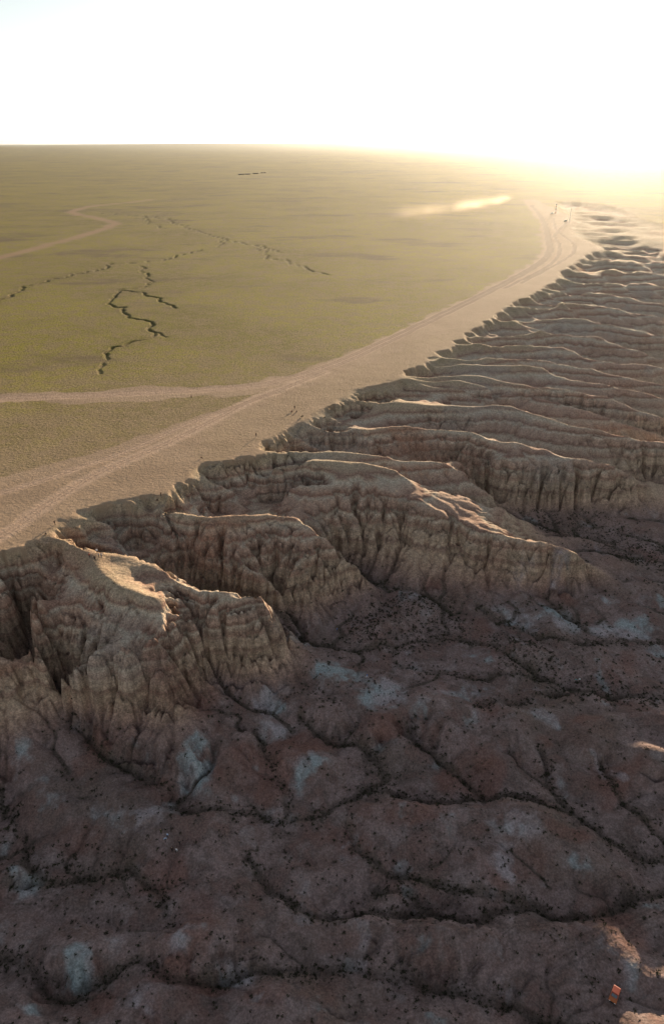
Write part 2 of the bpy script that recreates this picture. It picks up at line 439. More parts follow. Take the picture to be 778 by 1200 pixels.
z = blur(z, 3)
bad = 1.0 - blur(plain_mask.astype(float), 3)           # 0 on the plain, 1 in the badlands
floorness = sstep(-26, -33, z)
# gullies that bite back into the rim between the spurs
ridge_d = np.full(GX.shape, np.inf, np.float32)
for w in ridge_w.values():
    ridge_d = np.minimum(ridge_d, line_dist(w, GX, GY, 14))
rim_w = resample(smooth_line(PLAIN[3:70], 1), 3000)
rs = np.r_[0, np.cumsum(np.hypot(*np.diff(rim_w[:, :2], axis=0).T))]
pos_ = 4.0
kk = 0
while pos_ < rs[-1]:
    i = int(np.searchsorted(rs, pos_)); c = rim_w[min(i, 2999)]; d_ = math.hypot(c[0], c[1])
    pos_ += (7 + 7 * rng.random()) * max(1, d_ / 260)
    j0_, j1_ = max(i - 25, 0), min(i + 25, 2999)
    tx, ty = rim_w[j1_, 0] - rim_w[j0_, 0], rim_w[j1_, 1] - rim_w[j0_, 1]
    tl = math.hypot(tx, ty) + 1e-9
    nx_, ny_ = ty / tl, -tx / tl
    nx_, ny_ = nx_ + 0.35 * (rng.random() - .5), ny_ + 0.35 * (rng.random() - .5)
    L_ = (9 + 14 * rng.random()) * max(1, d_ / 300)
    back = 1.5 + 3 * rng.random()
    ln = np.array([(c[0] + nx_ * q, c[1] + ny_ * q, -0.8 - 0.62 * (q + back)) for q in np.linspace(-back, L_, 14)])
    ln = wiggle(ln, 1.2, 6, 700 + kk); kk += 1
    dd = line_dist(ln, GX, GY, 7)
    m_ = np.isfinite(dd)
    if not m_.any(): continue
    along = (GX[m_] - c[0]) * nx_ + (GY[m_] - c[1]) * ny_ + back
    floor_ = -0.9 - 0.8 * np.clip(along, 0, None) + 0.85 * dd[m_] + np.maximum(0, 0.8 - dd[m_] * 0.4)
    fadez = sstep(2.0, 5.5, np.where(np.isfinite(ridge_d[m_]), ridge_d[m_], 99))
    z[m_] = z[m_] + np.minimum(0, floor_ - z[m_]) * fadez * (1 - 0.65 * sstep(300, 460, d_)) * (1 - sstep(L_ * .8, L_ * 1.2, along))
bad = np.maximum(bad, sstep(-0.15, -0.8, z))
# lumpy relief before the water gets to work on it
zs = np.sqrt(np.clip(GR / 200, 0.5, 4))
farness = sstep(260, 460, GR)
topness = sstep(-5, -1, z) * (1 - 0.65 * farness)
bw = 8 * fbm(GX, GY, 30, 2, 19)
billow = np.abs(perlin((GX + bw) / 21, (GY - bw) / 15, 21)) + 0.30 * np.abs(perlin((GX - bw) / 9, (GY + bw) / 7, 22))
z += bad * (1 - 0.8 * topness) * (1 - 0.25 * farness) * ((2.2 * zs * fbm(GX, GY, 26, 2, 13) + 1.7 * zs * np.abs(fbm(GX, GY, 15, 2, 14))) * farness + fbm(GX, GY, 12, 2, 3) * 0.9 * zs * (1 - 0.6 * floorness) + fbm(GX, GY, 4.5, 3, 33) * (0.75 - 0.5 * floorness) + (billow - 0.42) * (0.7 + 3.2 * floorness))

# rain: stream-power erosion with jittered steepest descent, so gullies branch but keep no grid direction
z0 = z.copy()
offs = [(-1, -1), (-1, 0), (-1, 1), (0, -1), (0, 1), (1, -1), (1, 0), (1, 1)]
lin = np.arange(NR * NT).reshape(NR, NT)
cell = GR * DG
KDT, NIT = 0.05, 15
soft = 0.6 + 0.8 * sstep(-0.3, 0.3, fbm(GX, GY, 30, 2, 55)) 
for it in range(NIT):
    q = np.pad(z, 1, mode='edge'); best = np.zeros((NR, NT)); rec = lin.copy()
    lp = np.pad(lin, 1, mode='edge')
    for dy, dx in offs:
        nb = q[1 + dy:NR + 1 + dy, 1 + dx:NT + 1 + dx]
        dist = 1.41421 if dy and dx else 1.0
        sl_ = (z - nb) / dist * (0.55 + 0.9 * rng.random((NR, NT)))
        b_ = sl_ > best
        best[b_] = sl_[b_]; rec[b_] = lp[1 + dy:NR + 1 + dy, 1 + dx:NT + 1 + dx][b_]
    order = np.argsort(-z.ravel(), kind='stable').tolist()
    recl = rec.ravel().tolist()
    A = ((cell / 1.0) ** 2 * np.where(bad > 0.02, 1.0, 0.12)).ravel().tolist()
    for i in order:
        r = recl[i]
        if r != i: A[r] += A[i]
    A = np.array(A).reshape(NR, NT)
    fl_ = sstep(-27, -32, z); tp_ = sstep(-7, -2, z) * (1 - farness)
    F = (KDT * soft * (1 - 0.75 * tp_) * (1 + 0.5 * farness) * np.maximum(np.sqrt(np.minimum(A, 2500)) * (1 + 0.6 * fl_) - 2.6 * fl_, 0) / cell * bad).ravel().tolist()
    zl = z.ravel().tolist()
    for i in reversed(order):
        r = recl[i]
        if r != i:
            f_ = F[i]; zl[i] = (zl[i] + f_ * zl[r]) / (1 + f_)
    zn = np.array(zl).reshape(NR, NT)
    z = np.maximum(zn, z0 - 7.0 * zs)
    z = z + (0.06 + 0.4 * fl_ + 0.36 * tp_) * bad * (blur(z, 1) - z)
z *= 1 - 0.74 * sstep(720, 1080, GR)
flow = np.log1p(blur(A, 1))
z = (0.5 * z + 0.5 * blur(z, 1)) * bad + (1 - bad) * z

# gullies on the plain
PLAIN_GULLIES = [
    [(108, 249.5), (154, 252), (206, 258)], [(165, 253), (177, 262), (194, 268)], [(200, 259), (262, 281), (303, 289), (329, 296)], [(300, 287), (313, 302), (339, 307), (370, 318), (385, 322)],
    [(-30, 366), (0, 351), (20, 340), (62, 326), (118, 316)], [(118, 316), (141, 308), (188, 305), (236, 293)], [(165, 312), (177, 328), (165, 337), (136, 340)],
    [(136, 340), (170, 343), (185, 351), (206, 361)], [(140, 341), (129, 358), (149, 361), (154, 371), (170, 377), (180, 387), (195, 395)], [(182, 389), (175, 395), (134, 405), (121, 420), (118, 438)],
    [(255, 290), (262, 281)],
]
# twice-finer copy (cubic) of the relief for the final sheet
def cubic2(a):
    for ax in (0, 1):
        a = np.moveaxis(a, ax, 0)
        p = np.concatenate([a[:1], a, a[-1:], a[-1:]], 0)
        mid = (-p[:-3] + 9 * p[1:-2] + 9 * p[2:-1] - p[3:]) / 16
        o = np.empty((2 * a.shape[0],) + a.shape[1:]); o[0::2] = a; o[1::2] = mid
        a = np.moveaxis(o, 0, ax)
    return a


ZF = cubic2(z)


def bil(a, fi, fj):
    fi = np.clip(fi, 0, a.shape[0] - 1.001); fj = np.clip(fj, 0, a.shape[1] - 1.001)
    i0 = fi.astype(np.int32); j0 = fj.astype(np.int32)
    a_ = fi - i0; b_ = fj - j0
    f = a.ravel(); n = a.shape[1]; i = i0 * n + j0
    return (f[i] * (1 - b_) + f[i + 1] * b_) * (1 - a_) + (f[i + n] * (1 - b_) + f[i + n + 1] * b_) * a_


# ------------------------------------------------------------------ the ground sheet
def r_steps():
    r = [0.5, 12, 26, 38, 46]
    while r[-1] < 60000:
        R_ = r[-1]
        if R_ < 66: d = 1.2
        else: d = min(max(0.0019 * R_, R_ * R_ / (165000.0 if R_ < 700 else 88000.0)), R_ * 0.09)
        r.append(R_ + d)
    return np.array(r)


MR = r_steps()
core = np.arange(math.radians(-47), math.radians(47), 0.0020)
left = np.radians(np.array([-180, -165, -150, -135, -120, -105, -90, -78, -68, -60, -54, -50, -48]))
MT = np.r_[left, core, -left[::-1][:-1]]
nR, nT = len(MR), len(MT)
MTg, MRg = np.meshgrid(MT, MR)
VX = (MRg * np.sin(MTg)); VY = (MRg * np.cos(MTg))
print("ground grid", nR, nT, nR * nT)


def sample(x, y, a=None):
    lr = np.log(np.maximum(np.hypot(x, y), 1)); th = np.arctan2(x, y)
    fi = (lr - LR0) / DG; fj = (th - TH0) / DG
    if a is None: return bil(ZF, fi * 2, fj * 2)
    return bil(a, fi, fj)


gz = np.gradient(blur(z, 3))
steep = np.hypot(gz[0], gz[1]) / cell
steepG = blur(sstep(0.5, 1.3, steep) * bad, 3)
near = MR < 1700
i1 = int(np.searchsorted(MR, 1700))
VZ = np.zeros((nR, nT)); CLIFF = np.zeros((nR, nT)); BAD = np.zeros((nR, nT)); FLOW = np.zeros((nR, nT))
x, y = VX[:i1], VY[:i1]
cl = sample(x, y, steepG)
# fluted cliffs: cut each face back along its own fall line by creases that are the same at every height
zb_ = blur(z, 14)
gr_, gt_ = np.gradient(zb_); gr_ /= cell; gt_ /= cell
sn, cs = np.sin(gth)[None], np.cos(gth)[None]
ddx = -(gr_ * sn + gt_ * cs); ddy = -(gr_ * cs - gt_ * sn); dm = np.hypot(ddx, ddy) + 1e-6
ddx, ddy = sample(x, y, ddx / dm), sample(x, y, ddy / dm)
amp = cl * np.clip(MRg[:i1] / 200, 0.5, 1.6)
wq = 1.5 * fbm(x, y, 6, 2, 30)
crease = lambda wl, s: np.maximum(0, 1 - np.abs(perlin((x + wq) / wl, (y - wq) / wl, s)) * 4.5)
cut = amp * (3.4 * crease(9.5, 31) + 1.5 * crease(4.6, 32) + 0.8 * fbm(x, y, 5, 2, 35))
cut = cut - 0.75 * amp
VZ[:i1] = sample(x + ddx * cut, y + ddy * cut)
BAD[:i1] = sample(x, y, bad); CLIFF[:i1] = cl; FLOW[:i1] = sample(x, y, flow)
VZ[:i1] += BAD[:i1] * (0.24 * fbm(x, y, 2.6, 3, 61) * (0.35 + 0.65 * cl) + 0.10 * fbm(x, y, 1.0, 2, 65))
# hard beds stand a little proud
bed = np.sin(VZ[:i1] * 2.3 + 2 * fbm(x, y, 40, 2, 71)) + 0.6 * np.sin(VZ[:i1] * 5.1 + 1.3)
VZ[:i1] += 0.10 * cl * bed
hz_ = VZ[:i1] + 1.2 * fbm(x, y, 30, 2, 73)
led = 0.62 * np.clip(cl * 1.3, 0, 1) * (0.6 + 0.5 * fbm(x, y, 18, 2, 74)) * sstep(-30, -24, VZ[:i1])
VZ[:i1] -= led * (0.8 * 3.4 / 6.283 * np.sin(hz_ * 6.283 / 3.4) + 0.6 * 1.3 / 6.283 * np.sin(hz_ * 6.283 / 1.3))
VZ[:i1] += (1 - BAD[:i1]) * (0.10 * fbm(x, y, 9, 3, 81) + 0.05 * fbm(x, y, 1.7, 2, 84))
gully_d = np.full(x.shape, 99, np.float32)
for i, gl in enumerate(PLAIN_GULLIES):
    w = wiggle(wiggle(W3(gl, 0.0), 6.0, 24.0, 90 + i), 2.0, 8.0, 190 + i)
    d = line_dist(w, x, y, 12)
    q = np.linspace(0, 1, len(w))
    gully_d = np.minimum(gully_d, np.where(np.isfinite(d), d, 99))
gd = gully_d + 0.9 * fbm(x, y, 7, 3, 77)
live = sstep(-0.5, -0.05, fbm(x, y, 38, 2, 78))
gully_cut = (1 - sstep(0.1, 1.5, gd)) * (0.5 + 0.5 * live)
VZ[:i1] -= (1 - BAD[:i1]) * 0.95 * gully_cut
far = sstep(1200, 4000, MRg)
VZ += far * (5 * fbm(VX, VY, 2600, 3, 91) - 3) * np.clip(MRg / 5000, 0, 4)
# the low far ridge on the left of the horizon
VZ += 55 * np.exp(-((MTg + 0.47) / 0.16) ** 2) * sstep(9000, 15000, MRg) * (1 - sstep(20000, 30000, MRg)) * (0.7 + 0.5 * fbm(MTg * 60, MTg * 0, 3, 3, 5))
VZ += 95 * sstep(-0.47, -0.1, MTg) * sstep(14000, 32000, MRg) * (0.9 + 0.25 * fbm(MTg * 8, MRg * 0, 1, 4, 6))
outer = np.abs(MTg) > math.radians(59)
VZ = np.where(outer & (MRg > 1700), 0, VZ)


def ground_z(px_, py_):
    px_ = np.atleast_1d(np.asarray(px_, float)); py_ = np.atleast_1d(np.asarray(py_, float))
    r = np.hypot(px_, py_); t = np.arctan2(px_, py_)
    i = np.clip(np.searchsorted(MR, r) - 1, 0, nR - 2); j = np.clip(np.searchsorted(MT, t) - 1, 0, nT - 2)
    a = (r - MR[i]) / (MR[i + 1] - MR[i]); b = (t - MT[j]) / (MT[j + 1] - MT[j])
    return (VZ[i, j] * (1 - b) + VZ[i, j + 1] * b) * (1 - a) + (VZ[i + 1, j] * (1 - b) + VZ[i + 1, j + 1] * b) * a


def at(px, py):
    """Where the sight line through a place of the photograph first meets the ground."""
    u, v = (px - 389.0) / 800.0, (py - 600.0) / 800.0
    d = np.array([u, CP - v * SP, -SP - v * CP])
    t = np.arange(40, 1500, 0.15)
    g = ground_z(d[0] * t, d[1] * t)
    hit = np.flatnonzero(H + d[2] * t <= g)
    if len(hit) == 0: return P(px, py, 0)
    t = t[hit[0]]
    return (d[0] * t, d[1] * t, float(ground_z(d[0] * t, d[1] * t)[0]))


# ---- what grows and lies where (all of it is the ground's own colour, not light)
DIRT = W3([(-400, 452), (0, 463), (100, 459), (200, 454), (310, 447), (370, 430), (430, 405), (500, 372), (560, 343), (600, 322), (628, 305), (636, 291), (633, 276), (634, 262), (618, 240), (612, 234),
           (628, 234), (645, 243), (672, 255), (700, 270), (720, 290), (720, 300), (660, 345), (560, 410), (480, 440), (420, 470), (340, 520), (250, 560), (140, 610), (60, 650), (-50, 690), (-400, 720),
           (-400, 590), (0, 562), (60, 545), (130, 525), (200, 499), (262, 480), (315, 462), (200, 467), (100, 470), (0, 473), (-400, 478)], 0)
ROADS = dict(
    main=([(-300, 470), (0, 467), (100, 463), (200, 459), (300, 453), (352, 441), (400, 424), (450, 401), (500, 377), (560, 348), (602, 326), (632, 309), (645, 296), (642, 280), (640, 268), (634, 254), (622, 240)], 4.2),
    lower=([(-120, 680), (0, 632), (50, 594), (100, 562), (150, 539), (200, 518), (250, 492), (300, 466), (332, 455), (380, 436)], 3.4),
    spare=([(-60, 600), (20, 572), (100, 546), (160, 525), (230, 492), (290, 472), (330, 458)], 1.8),
    pad=([(590, 338), (640, 314), (656, 299), (655, 284), (648, 277), (656, 268), (664, 260)], 3.0),
    pad2=([(610, 332), (662, 304), (675, 294), (671, 284), (660, 277), (650, 268), (648, 256)], 2.4),
)
FAR_TRACKS = dict(a=([(-20, 308), (0, 302), (51, 289), (98, 276), (139, 263), (118, 256), (82, 250), (90, 246), (103, 242), (154, 237), (200, 231), (247, 226), (300, 222)], 3.5))

m1_ = i1
gx, gy = VX[:m1_], VY[:m1_]
dirt = np.zeros((nR, nT)); road = np.zeros((nR, nT)); rut = np.zeros((nR, nT)); track = np.zeros((nR, nT))
edge = 10 * np.clip(MRg[:m1_] / 300, .6, 3)
dn = inside(DIRT, gx + edge * 0.5 * fbm(gx, gy, 22, 4, 101), gy + edge * fbm(gx, gy, 22, 4, 102)).astype(float)
dirt[:m1_] = dn
roadd = np.full(gx.shape, np.inf, np.float32)
for i, (n_, (pts, hw)) in enumerate(ROADS.items()):
    w = smooth_line(W3(pts, 0), 2)
    d = line_dist(w, gx, gy, 16)
    d = np.where(np.isfinite(d), d, 99)
    roadd = np.minimum(roadd, d - hw)
    for off in ((-hw * 0.55, hw * 0.45) if n_ == 'main' else (0.0,)):
        tn = np.gradient(w[:, :2], axis=0); tn /= np.linalg.norm(tn, axis=1)[:, None] + 1e-9
        w2 = w.copy(); w2[:, 0] += -tn[:, 1] * off; w2[:, 1] += tn[:, 0] * off
        w2 = wiggle(w2, 0.8, 20, 300 + i)
        for o2 in (-0.9, 0.9):
            w3 = w2.copy(); tn2 = np.gradient(w2[:, :2], axis=0); tn2 /= np.linalg.norm(tn2, axis=1)[:, None] + 1e-9
            w3[:, 0] += -tn2[:, 1] * o2; w3[:, 1] += tn2[:, 0] * o2
            dd = line_dist(w3, gx, gy, 2.5)
            rut[:m1_] = np.maximum(rut[:m1_], 1 - sstep(0.3, 0.75, np.where(np.isfinite(dd), dd, 9) / np.clip(np.hypot(gx, gy) / 330, .8, 3)))
road[:m1_] = 1 - sstep(-1.2, 1.6, roadd + 1.4 * fbm(gx, gy, 6, 3, 111))
for n_, (pts, hw) in FAR_TRACKS.items():
    w = wiggle(smooth_line(W3(pts, 0), 1), 3, 30, 5)
    d = line_dist(w, gx, gy, 30); d = np.where(np.isfinite(d), d, 99)
    track[:m1_] = np.maximum(track[:m1_], 1 - sstep(hw * .4, hw * 4.5, d + 5 * fbm(gx, gy, 25, 3, 121)))
road *= 1 - BAD; rut *= (1 - BAD) * np.clip(MRg / 460 - 0.2, 0.12, 1.0); track *= 1 - BAD
VZ -= 0.10 * rut + 0.06 * road

FLOOR_TRACKS = [[(585, 1118), (590, 1100), (606, 1090), (630, 1090), (650, 1098)], [(592, 1122), (598, 1106), (612, 1098), (632, 1098)], [(604, 1126), (610, 1112), (622, 1106), (640, 1112), (662, 1110), (700, 1095), (778, 1062)],
                [(640, 1118), (680, 1104), (730, 1082), (790, 1058)], [(650, 1128), (690, 1112), (740, 1092), (790, 1074)], [(648, 1150), (690, 1152), (716, 1158)], [(588, 1096), (620, 1080), (660, 1086)]]
for i, tl_ in enumerate(FLOOR_TRACKS):
    w = wiggle(smooth_line(W3(tl_, -39.5), 2), 0.5, 8, 400 + i)
    for o2 in (-0.75, 0.75):
        tn2 = np.gradient(w[:, :2], axis=0); tn2 /= np.linalg.norm(tn2, axis=1)[:, None] + 1e-9
        w3 = w.copy(); w3[:, 0] += -tn2[:, 1] * o2; w3[:, 1] += tn2[:, 0] * o2
        dd = line_dist(w3, gx, gy, 1.5)
        rut[:m1_] = np.maximum(rut[:m1_], 0.8 * (1 - sstep(0.10, 0.32, np.where(np.isfinite(dd), dd, 9))))
# washes carry scrub and darker silt
vegd = np.full(gx.shape, np.inf, np.float32)
for n_, w in wash_w.items():
    if n_[0] in 'NH': continue
    vegd = np.minimum(vegd, line_dist(w, gx, gy, 12))
vegd = np.where(np.isfinite(vegd), vegd, 99)
wvar = sstep(-0.45, 0.25, fbm(gx, gy, 22, 2, 129))
notch = (0.3 + 0.7 * wvar) * (1 - sstep(0.1, 1.25, vegd + 0.9 * fbm(gx, gy, 3.5, 3, 130))) * sstep(-12, -26, VZ[:m1_]) * BAD[:m1_]
VZ[:m1_] -= 0.8 * notch
lowg = sstep(-24, -31, VZ[:m1_]) * BAD[:m1_]
wash = np.zeros((nR, nT)); scrub = np.zeros((nR, nT))
wash[:m1_] = (0.35 + 0.65 * wvar) * (1 - sstep(0.2, 1.7, vegd + 1.3 * fbm(gx, gy, 4, 3, 131))) * sstep(-10, -25, VZ[:m1_])
patch = sstep(0.02, 0.30, fbm(gx, gy, 34, 3, 132))
PATCH = W3([(405, 728), (470, 700), (530, 700), (545, 745), (480, 760), (410, 765)], -33)
WASHP = W3([(600, 600), (700, 605), (790, 640), (790, 668), (700, 648), (620, 625)], -31)
WASHQ = W3([(560, 745), (600, 745), (700, 800), (790, 808), (790, 835), (690, 825), (600, 790)], -34.8)
pp = sum(inside(q, gx + 3 * fbm(gx, gy, 9, 2, 133), gy + 3 * fbm(gx, gy, 9, 2, 134)).astype(float) for q in (PATCH, WASHP, WASHQ))
scrub[:m1_] = lowg * np.clip(0.10 + 1.0 * (1 - sstep(0.4, 2.8, vegd)) + 0.12 * patch + 1.0 * pp, 0, 1)


def blobs(lst, seed, soft_=0.5):
    out = np.zeros(gx.shape)
    wx_ = 2.2 * fbm(gx, gy, 9, 4, seed); wy_ = 2.2 * fbm(gx, gy, 9, 4, seed + 5)
    for (px, py, rx, ry, a) in lst:
        c = P(px, py, -35 if py > 700 else -31)
        t_ = c[1] / 0.62
        sx = rx * t_ / 800; sy = ry * t_ / 800 / 0.72
        q = np.hypot((gx + wx_ - c[0]) / sx, (gy + wy_ - c[1]) / sy)
        out = np.maximum(out, a * (1 - sstep(1 - soft_, 1 + soft_ * 0.6, q)))
    return out


PALE = [(240, 900, 16, 24, .9), (325, 832, 22, 9, .9), (335, 943, 26, 8, 1), (355, 905, 14, 14, .7), (450, 825, 26, 18, 1), (400, 800, 28, 14, .8), (640, 732, 34, 14, 1), (735, 738, 36, 10, .8),
        (650, 690, 12, 8, .8), (612, 690, 12, 8, .5), (525, 958, 10, 12, .9), (605, 962, 38, 12, .9), (600, 985, 14, 8, .5), (590, 1002, 20, 12, .7), (85, 1130, 26, 16, 1), (30, 1168, 22, 7, .9), (270, 1120, 32, 8, 1), (210, 1098, 16, 10, .8),
        (160, 1160, 26, 18, .7), (370, 1170, 18, 18, .7), (120, 1190, 20, 12, .5), (160, 955, 36, 15, .7), (55, 935, 26, 24, .5), (20, 1020, 26, 14, .8), (8, 980, 14, 12, .6), (540, 820, 40, 14, .5), (475, 790, 22, 10, .7),
        (560, 810, 26, 8, .6), (350, 770, 20, 14, .4), (310, 860, 26, 12, .5), (450, 870, 16, 8, .4), (500, 1095, 40, 10, .6), (600, 1140, 22, 14, .6), (130, 1090, 18, 14, .5), (395, 1160, 16, 20, .4), (420, 1180, 30, 12, .6),
        (700, 1000, 36, 10, .4), (635, 845, 22, 8, .5), (500, 840, 24, 14, .5), (740, 700, 30, 8, .4), (480, 710, 20, 8, .5)]
RED = [(215, 845, 40, 16, 1), (290, 905, 60, 26, .7), (330, 880, 26, 12, .8), (370, 872, 30, 12, .9), (455, 858, 18, 12, 1), (470, 945, 60, 14, .8), (600, 1000, 60, 20, .7), (660, 968, 28, 12, .8), (180, 925, 34, 12, .9), (90, 970, 40, 16, .7),
       (190, 1010, 40, 20, .7), (110, 1155, 26, 16, 1), (190, 1125, 30, 10, .9), (240, 1130, 40, 8, .9), (390, 1085, 36, 14, .7), (700, 1060, 40, 16, .6), (640, 900, 40, 20, .5), (560, 900, 40, 22, .7), (680, 860, 40, 20, .6), (720, 910, 40, 22, .6),
       (640, 705, 20, 16, .7), (560, 690, 50, 14, .5), (310, 1150, 40, 14, .7), (410, 1200, 60, 8, .8), (240, 835, 20, 14, .8), (340, 780, 40, 20, .5), (140, 870, 40, 14, .5), (15, 1180, 20, 10, .6)]
pale = np.zeros((nR, nT)); red = np.zeros((nR, nT))
pn = fbm(gx, gy, 11, 4, 151); rn = fbm(gx, gy, 20, 4, 152)
pale[:m1_] = np.clip(blobs(PALE, 141, 0.95) * (0.35 + 0.9 * sstep(-0.35, 0.3, pn + 0.6 * fbm(gx, gy, 3.5, 3, 153))) + 0.55 * sstep(0.22, 0.5, pn) * lowg, 0, 1)
red[:m1_] = np.clip(blobs(RED, 145) * (0.8 + 0.6 * rn) + 0.6 * sstep(0.05, 0.45, rn) * lowg, 0, 1)

# sparse grass: full on the plain, thin on the trampled apron, none on the roads or in the badlands
grass = (1 - BAD) * np.where(dirt > 0.5, 0.0, 1.0)
gb = grass.copy()
for _ in range(3):
    q = np.pad(gb, 1, mode='edge'); gb = (q[:-2, 1:-1] + q[2:, 1:-1] + q[1:-1, :-2] + q[1:-1, 2:] + 2 * gb) / 6
grass = gb
apron = np.zeros((nR, nT))
tuft = W3([(230, 505), (300, 478), (360, 452), (430, 425), (500, 396), (560, 372), (600, 350), (640, 335), (700, 292), (690, 310), (620, 352), (540, 405), (480, 440), (430, 462), (340, 500), (250, 540)], 0)
apron[:m1_] = inside(tuft, gx + 12 * fbm(gx, gy, 22, 3, 161), gy + 12 * fbm(gx, gy, 22, 3, 162)).astype(float) * (1 - BAD[:m1_])
grass = grass * (0.55 + 0.45 * sstep(240, 460, MRg))
grass = np.clip(np.maximum(grass, 0.30 * apron) * (1 - road) * (1 - 0.6 * track), 0, 1)
# a little turf hangs over the rim of the far gullies
rimg = sstep(-6, -1, VZ) * BAD * sstep(300, 380, MRg)
grass = np.clip(np.maximum(grass, 0.35 * rimg), 0, 1)
gl_ = np.zeros((nR, nT))
gl_[:m1_] = np.maximum(np.maximum(gully_cut, 0.9 * (0.45 + 0.55 * live) * (1 - sstep(0.6, 2.3, gd))), 0.3 * (1 - sstep(2, 8, gd)) * live) * (1 - BAD[:m1_])

# ---- normals of the whole sheet, so that the pieces it is cut into shade as one
dzr = np.gradient(VZ, axis=0) / np.gradient(MR)[:, None]
dzt = np.gradient(VZ, axis=1) / np.gradient(MT)[None] / np.maximum(MRg, 0.5)
nx = -(dzr * np.sin(MTg) + dzt * np.cos(MTg)); ny = -(dzr * np.cos(MTg) - dzt * np.sin(MTg))
NN = np.stack([nx, ny, np.ones_like(nx)], -1); NN /= np.linalg.norm(NN, axis=-1)[..., None]
VV = np.stack([VX, VY, VZ], -1).reshape(-1, 3).astype(np.float32)
NN = NN.reshape(-1, 3).astype(np.float32)
ATT = dict(grass=grass, road=road, rut=rut, track=track, bad=BAD, cliff=CLIFF, wash=wash, pale=pale, red=red, gully=gl_, flow=FLOW)
ATT = {k_: v.reshape(-1).astype(np.float32) for k_, v in ATT.items()}
vi = np.arange(nR * nT).reshape(nR, nT)
jn = np.r_[np.arange(1, nT), 0]
quads = np.stack([vi[:-1, :], vi[:-1][:, jn], vi[1:][:, jn], vi[1:, :]], -1).reshape(-1, 4)
qa = lambda a: (a[:-1] + a[1:] + a[:-1][:, jn] + a[1:][:, jn]).reshape(-1) / 4
q_bad = qa(BAD) > 0.5
q_road = (qa(road) > 0.5) & ~q_bad
q_apron = (qa(dirt) > 0.5) & ~q_bad & ~q_road
q_track = (qa(track) > 0.5) & ~q_bad & ~q_road & ~q_apron
q_plain = ~(q_bad | q_road | q_apron | q_track)


def sheet(name, mask, mat):
    f = quads[mask]
    used, inv = np.unique(f.ravel(), return_inverse=True)
    me = bpy.data.meshes.new(name)
    nf = len(f)
    me.vertices.add(len(used)); me.vertices.foreach_set("co", VV[used].ravel())
    me.loops.add(nf * 4); me.loops.foreach_set("vertex_index", inv.astype(np.int32))
    me.polygons.add(nf); me.polygons.foreach_set("loop_start", np.arange(0, nf * 4, 4, dtype=np.int32))
    me.polygons.foreach_set("use_smooth", np.ones(nf, bool))
    for k_, v in ATT.items():
        a = me.attributes.new(k_, 'FLOAT', 'POINT'); a.data.foreach_set("value", v[used])
    me.update(calc_edges=True)
    me.normals_split_custom_set_from_vertices(NN[used])
    me.materials.append(mat)
    o = bpy.data.objects.new(name, me); COL.objects.link(o)
    return tag(o, kind='structure')


# ------------------------------------------------------------------ materials
class NT_:
    """Tiny helper for building shader trees."""
    def __init__(s, name):
        s.m = bpy.data.materials.new(name); s.m.use_nodes = True; s.t = s.m.node_tree; s.t.nodes.clear()
        s.out = s.t.nodes.new("ShaderNodeOutputMaterial")

    def n(s, kind, **kw):
        nd = s.t.nodes.new("ShaderNode" + kind)
        for a, b in kw.items(): setattr(nd, a, b)
        return nd

    def l(s, a, b):
        if isinstance(a, (int, float)): b.default_value = a
        elif isinstance(a, tuple): b.default_value = a + (1,) if len(a) == 3 and b.type == 'RGBA' else a
        else: s.t.links.new(a, b)

    def math(s, op, a, b=0.0, c=None, clamp=False):
        nd = s.n("Math", operation=op, use_clamp=clamp)
        s.l(a, nd.inputs[0]); s.l(b, nd.inputs[1])
        if c is not None: s.l(c, nd.inputs[2])
        return nd.outputs[0]

    def mix(s, f, a, b, mode='MIX'):
        nd = s.n("Mix", data_type='RGBA', blend_type=mode, clamp_factor=True)
        s.l(f, nd.inputs[0]); s.l(a, nd.inputs[6]); s.l(b, nd.inputs[7])
        return nd.outputs[2]

    def ramp(s, f, stops, interp='LINEAR'):
        nd = s.n("ValToRGB"); cr = nd.color_ramp; cr.interpolation = interp
        while len(cr.elements) < len(stops): cr.elements.new(0.5)
        for e, (p, c) in zip(cr.elements, stops):
            e.position = p; e.color = c + (1,) if isinstance(c, tuple) else (c, c, c, 1)
        s.l(f, nd.inputs[0]); return nd.outputs[0]

    def mix_f(s, f, a, b):
        nd = s.n('Mix', data_type='FLOAT'); s.l(f, nd.inputs[0]); s.l(a, nd.inputs[2]); s.l(b, nd.inputs[3]); return nd.outputs[0]

    def att(s, name):
        return s.n("Attribute", attribute_name=name).outputs['Fac']

    def noise(s, vec, scale, detail=4, rough=0.55, dist=0.0):
        nd = s.n("TexNoise"); s.l(vec, nd.inputs['Vector'])
        nd.inputs['Scale'].default_value = scale; nd.inputs['Detail'].default_value = detail
        nd.inputs['Roughness'].default_value = rough; nd.inputs['Distortion'].default_value = dist
        return nd.outputs[0]

    def maprange(s, v, a, b, c=0.0, d=1.0):
        nd = s.n("MapRange"); nd.interpolation_type = 'SMOOTHSTEP'
        s.l(v, nd.inputs[0]); s.l(a, nd.inputs[1]); s.l(b, nd.inputs[2]); s.l(c, nd.inputs[3]); s.l(d, nd.inputs[4])
        return nd.outputs[0]


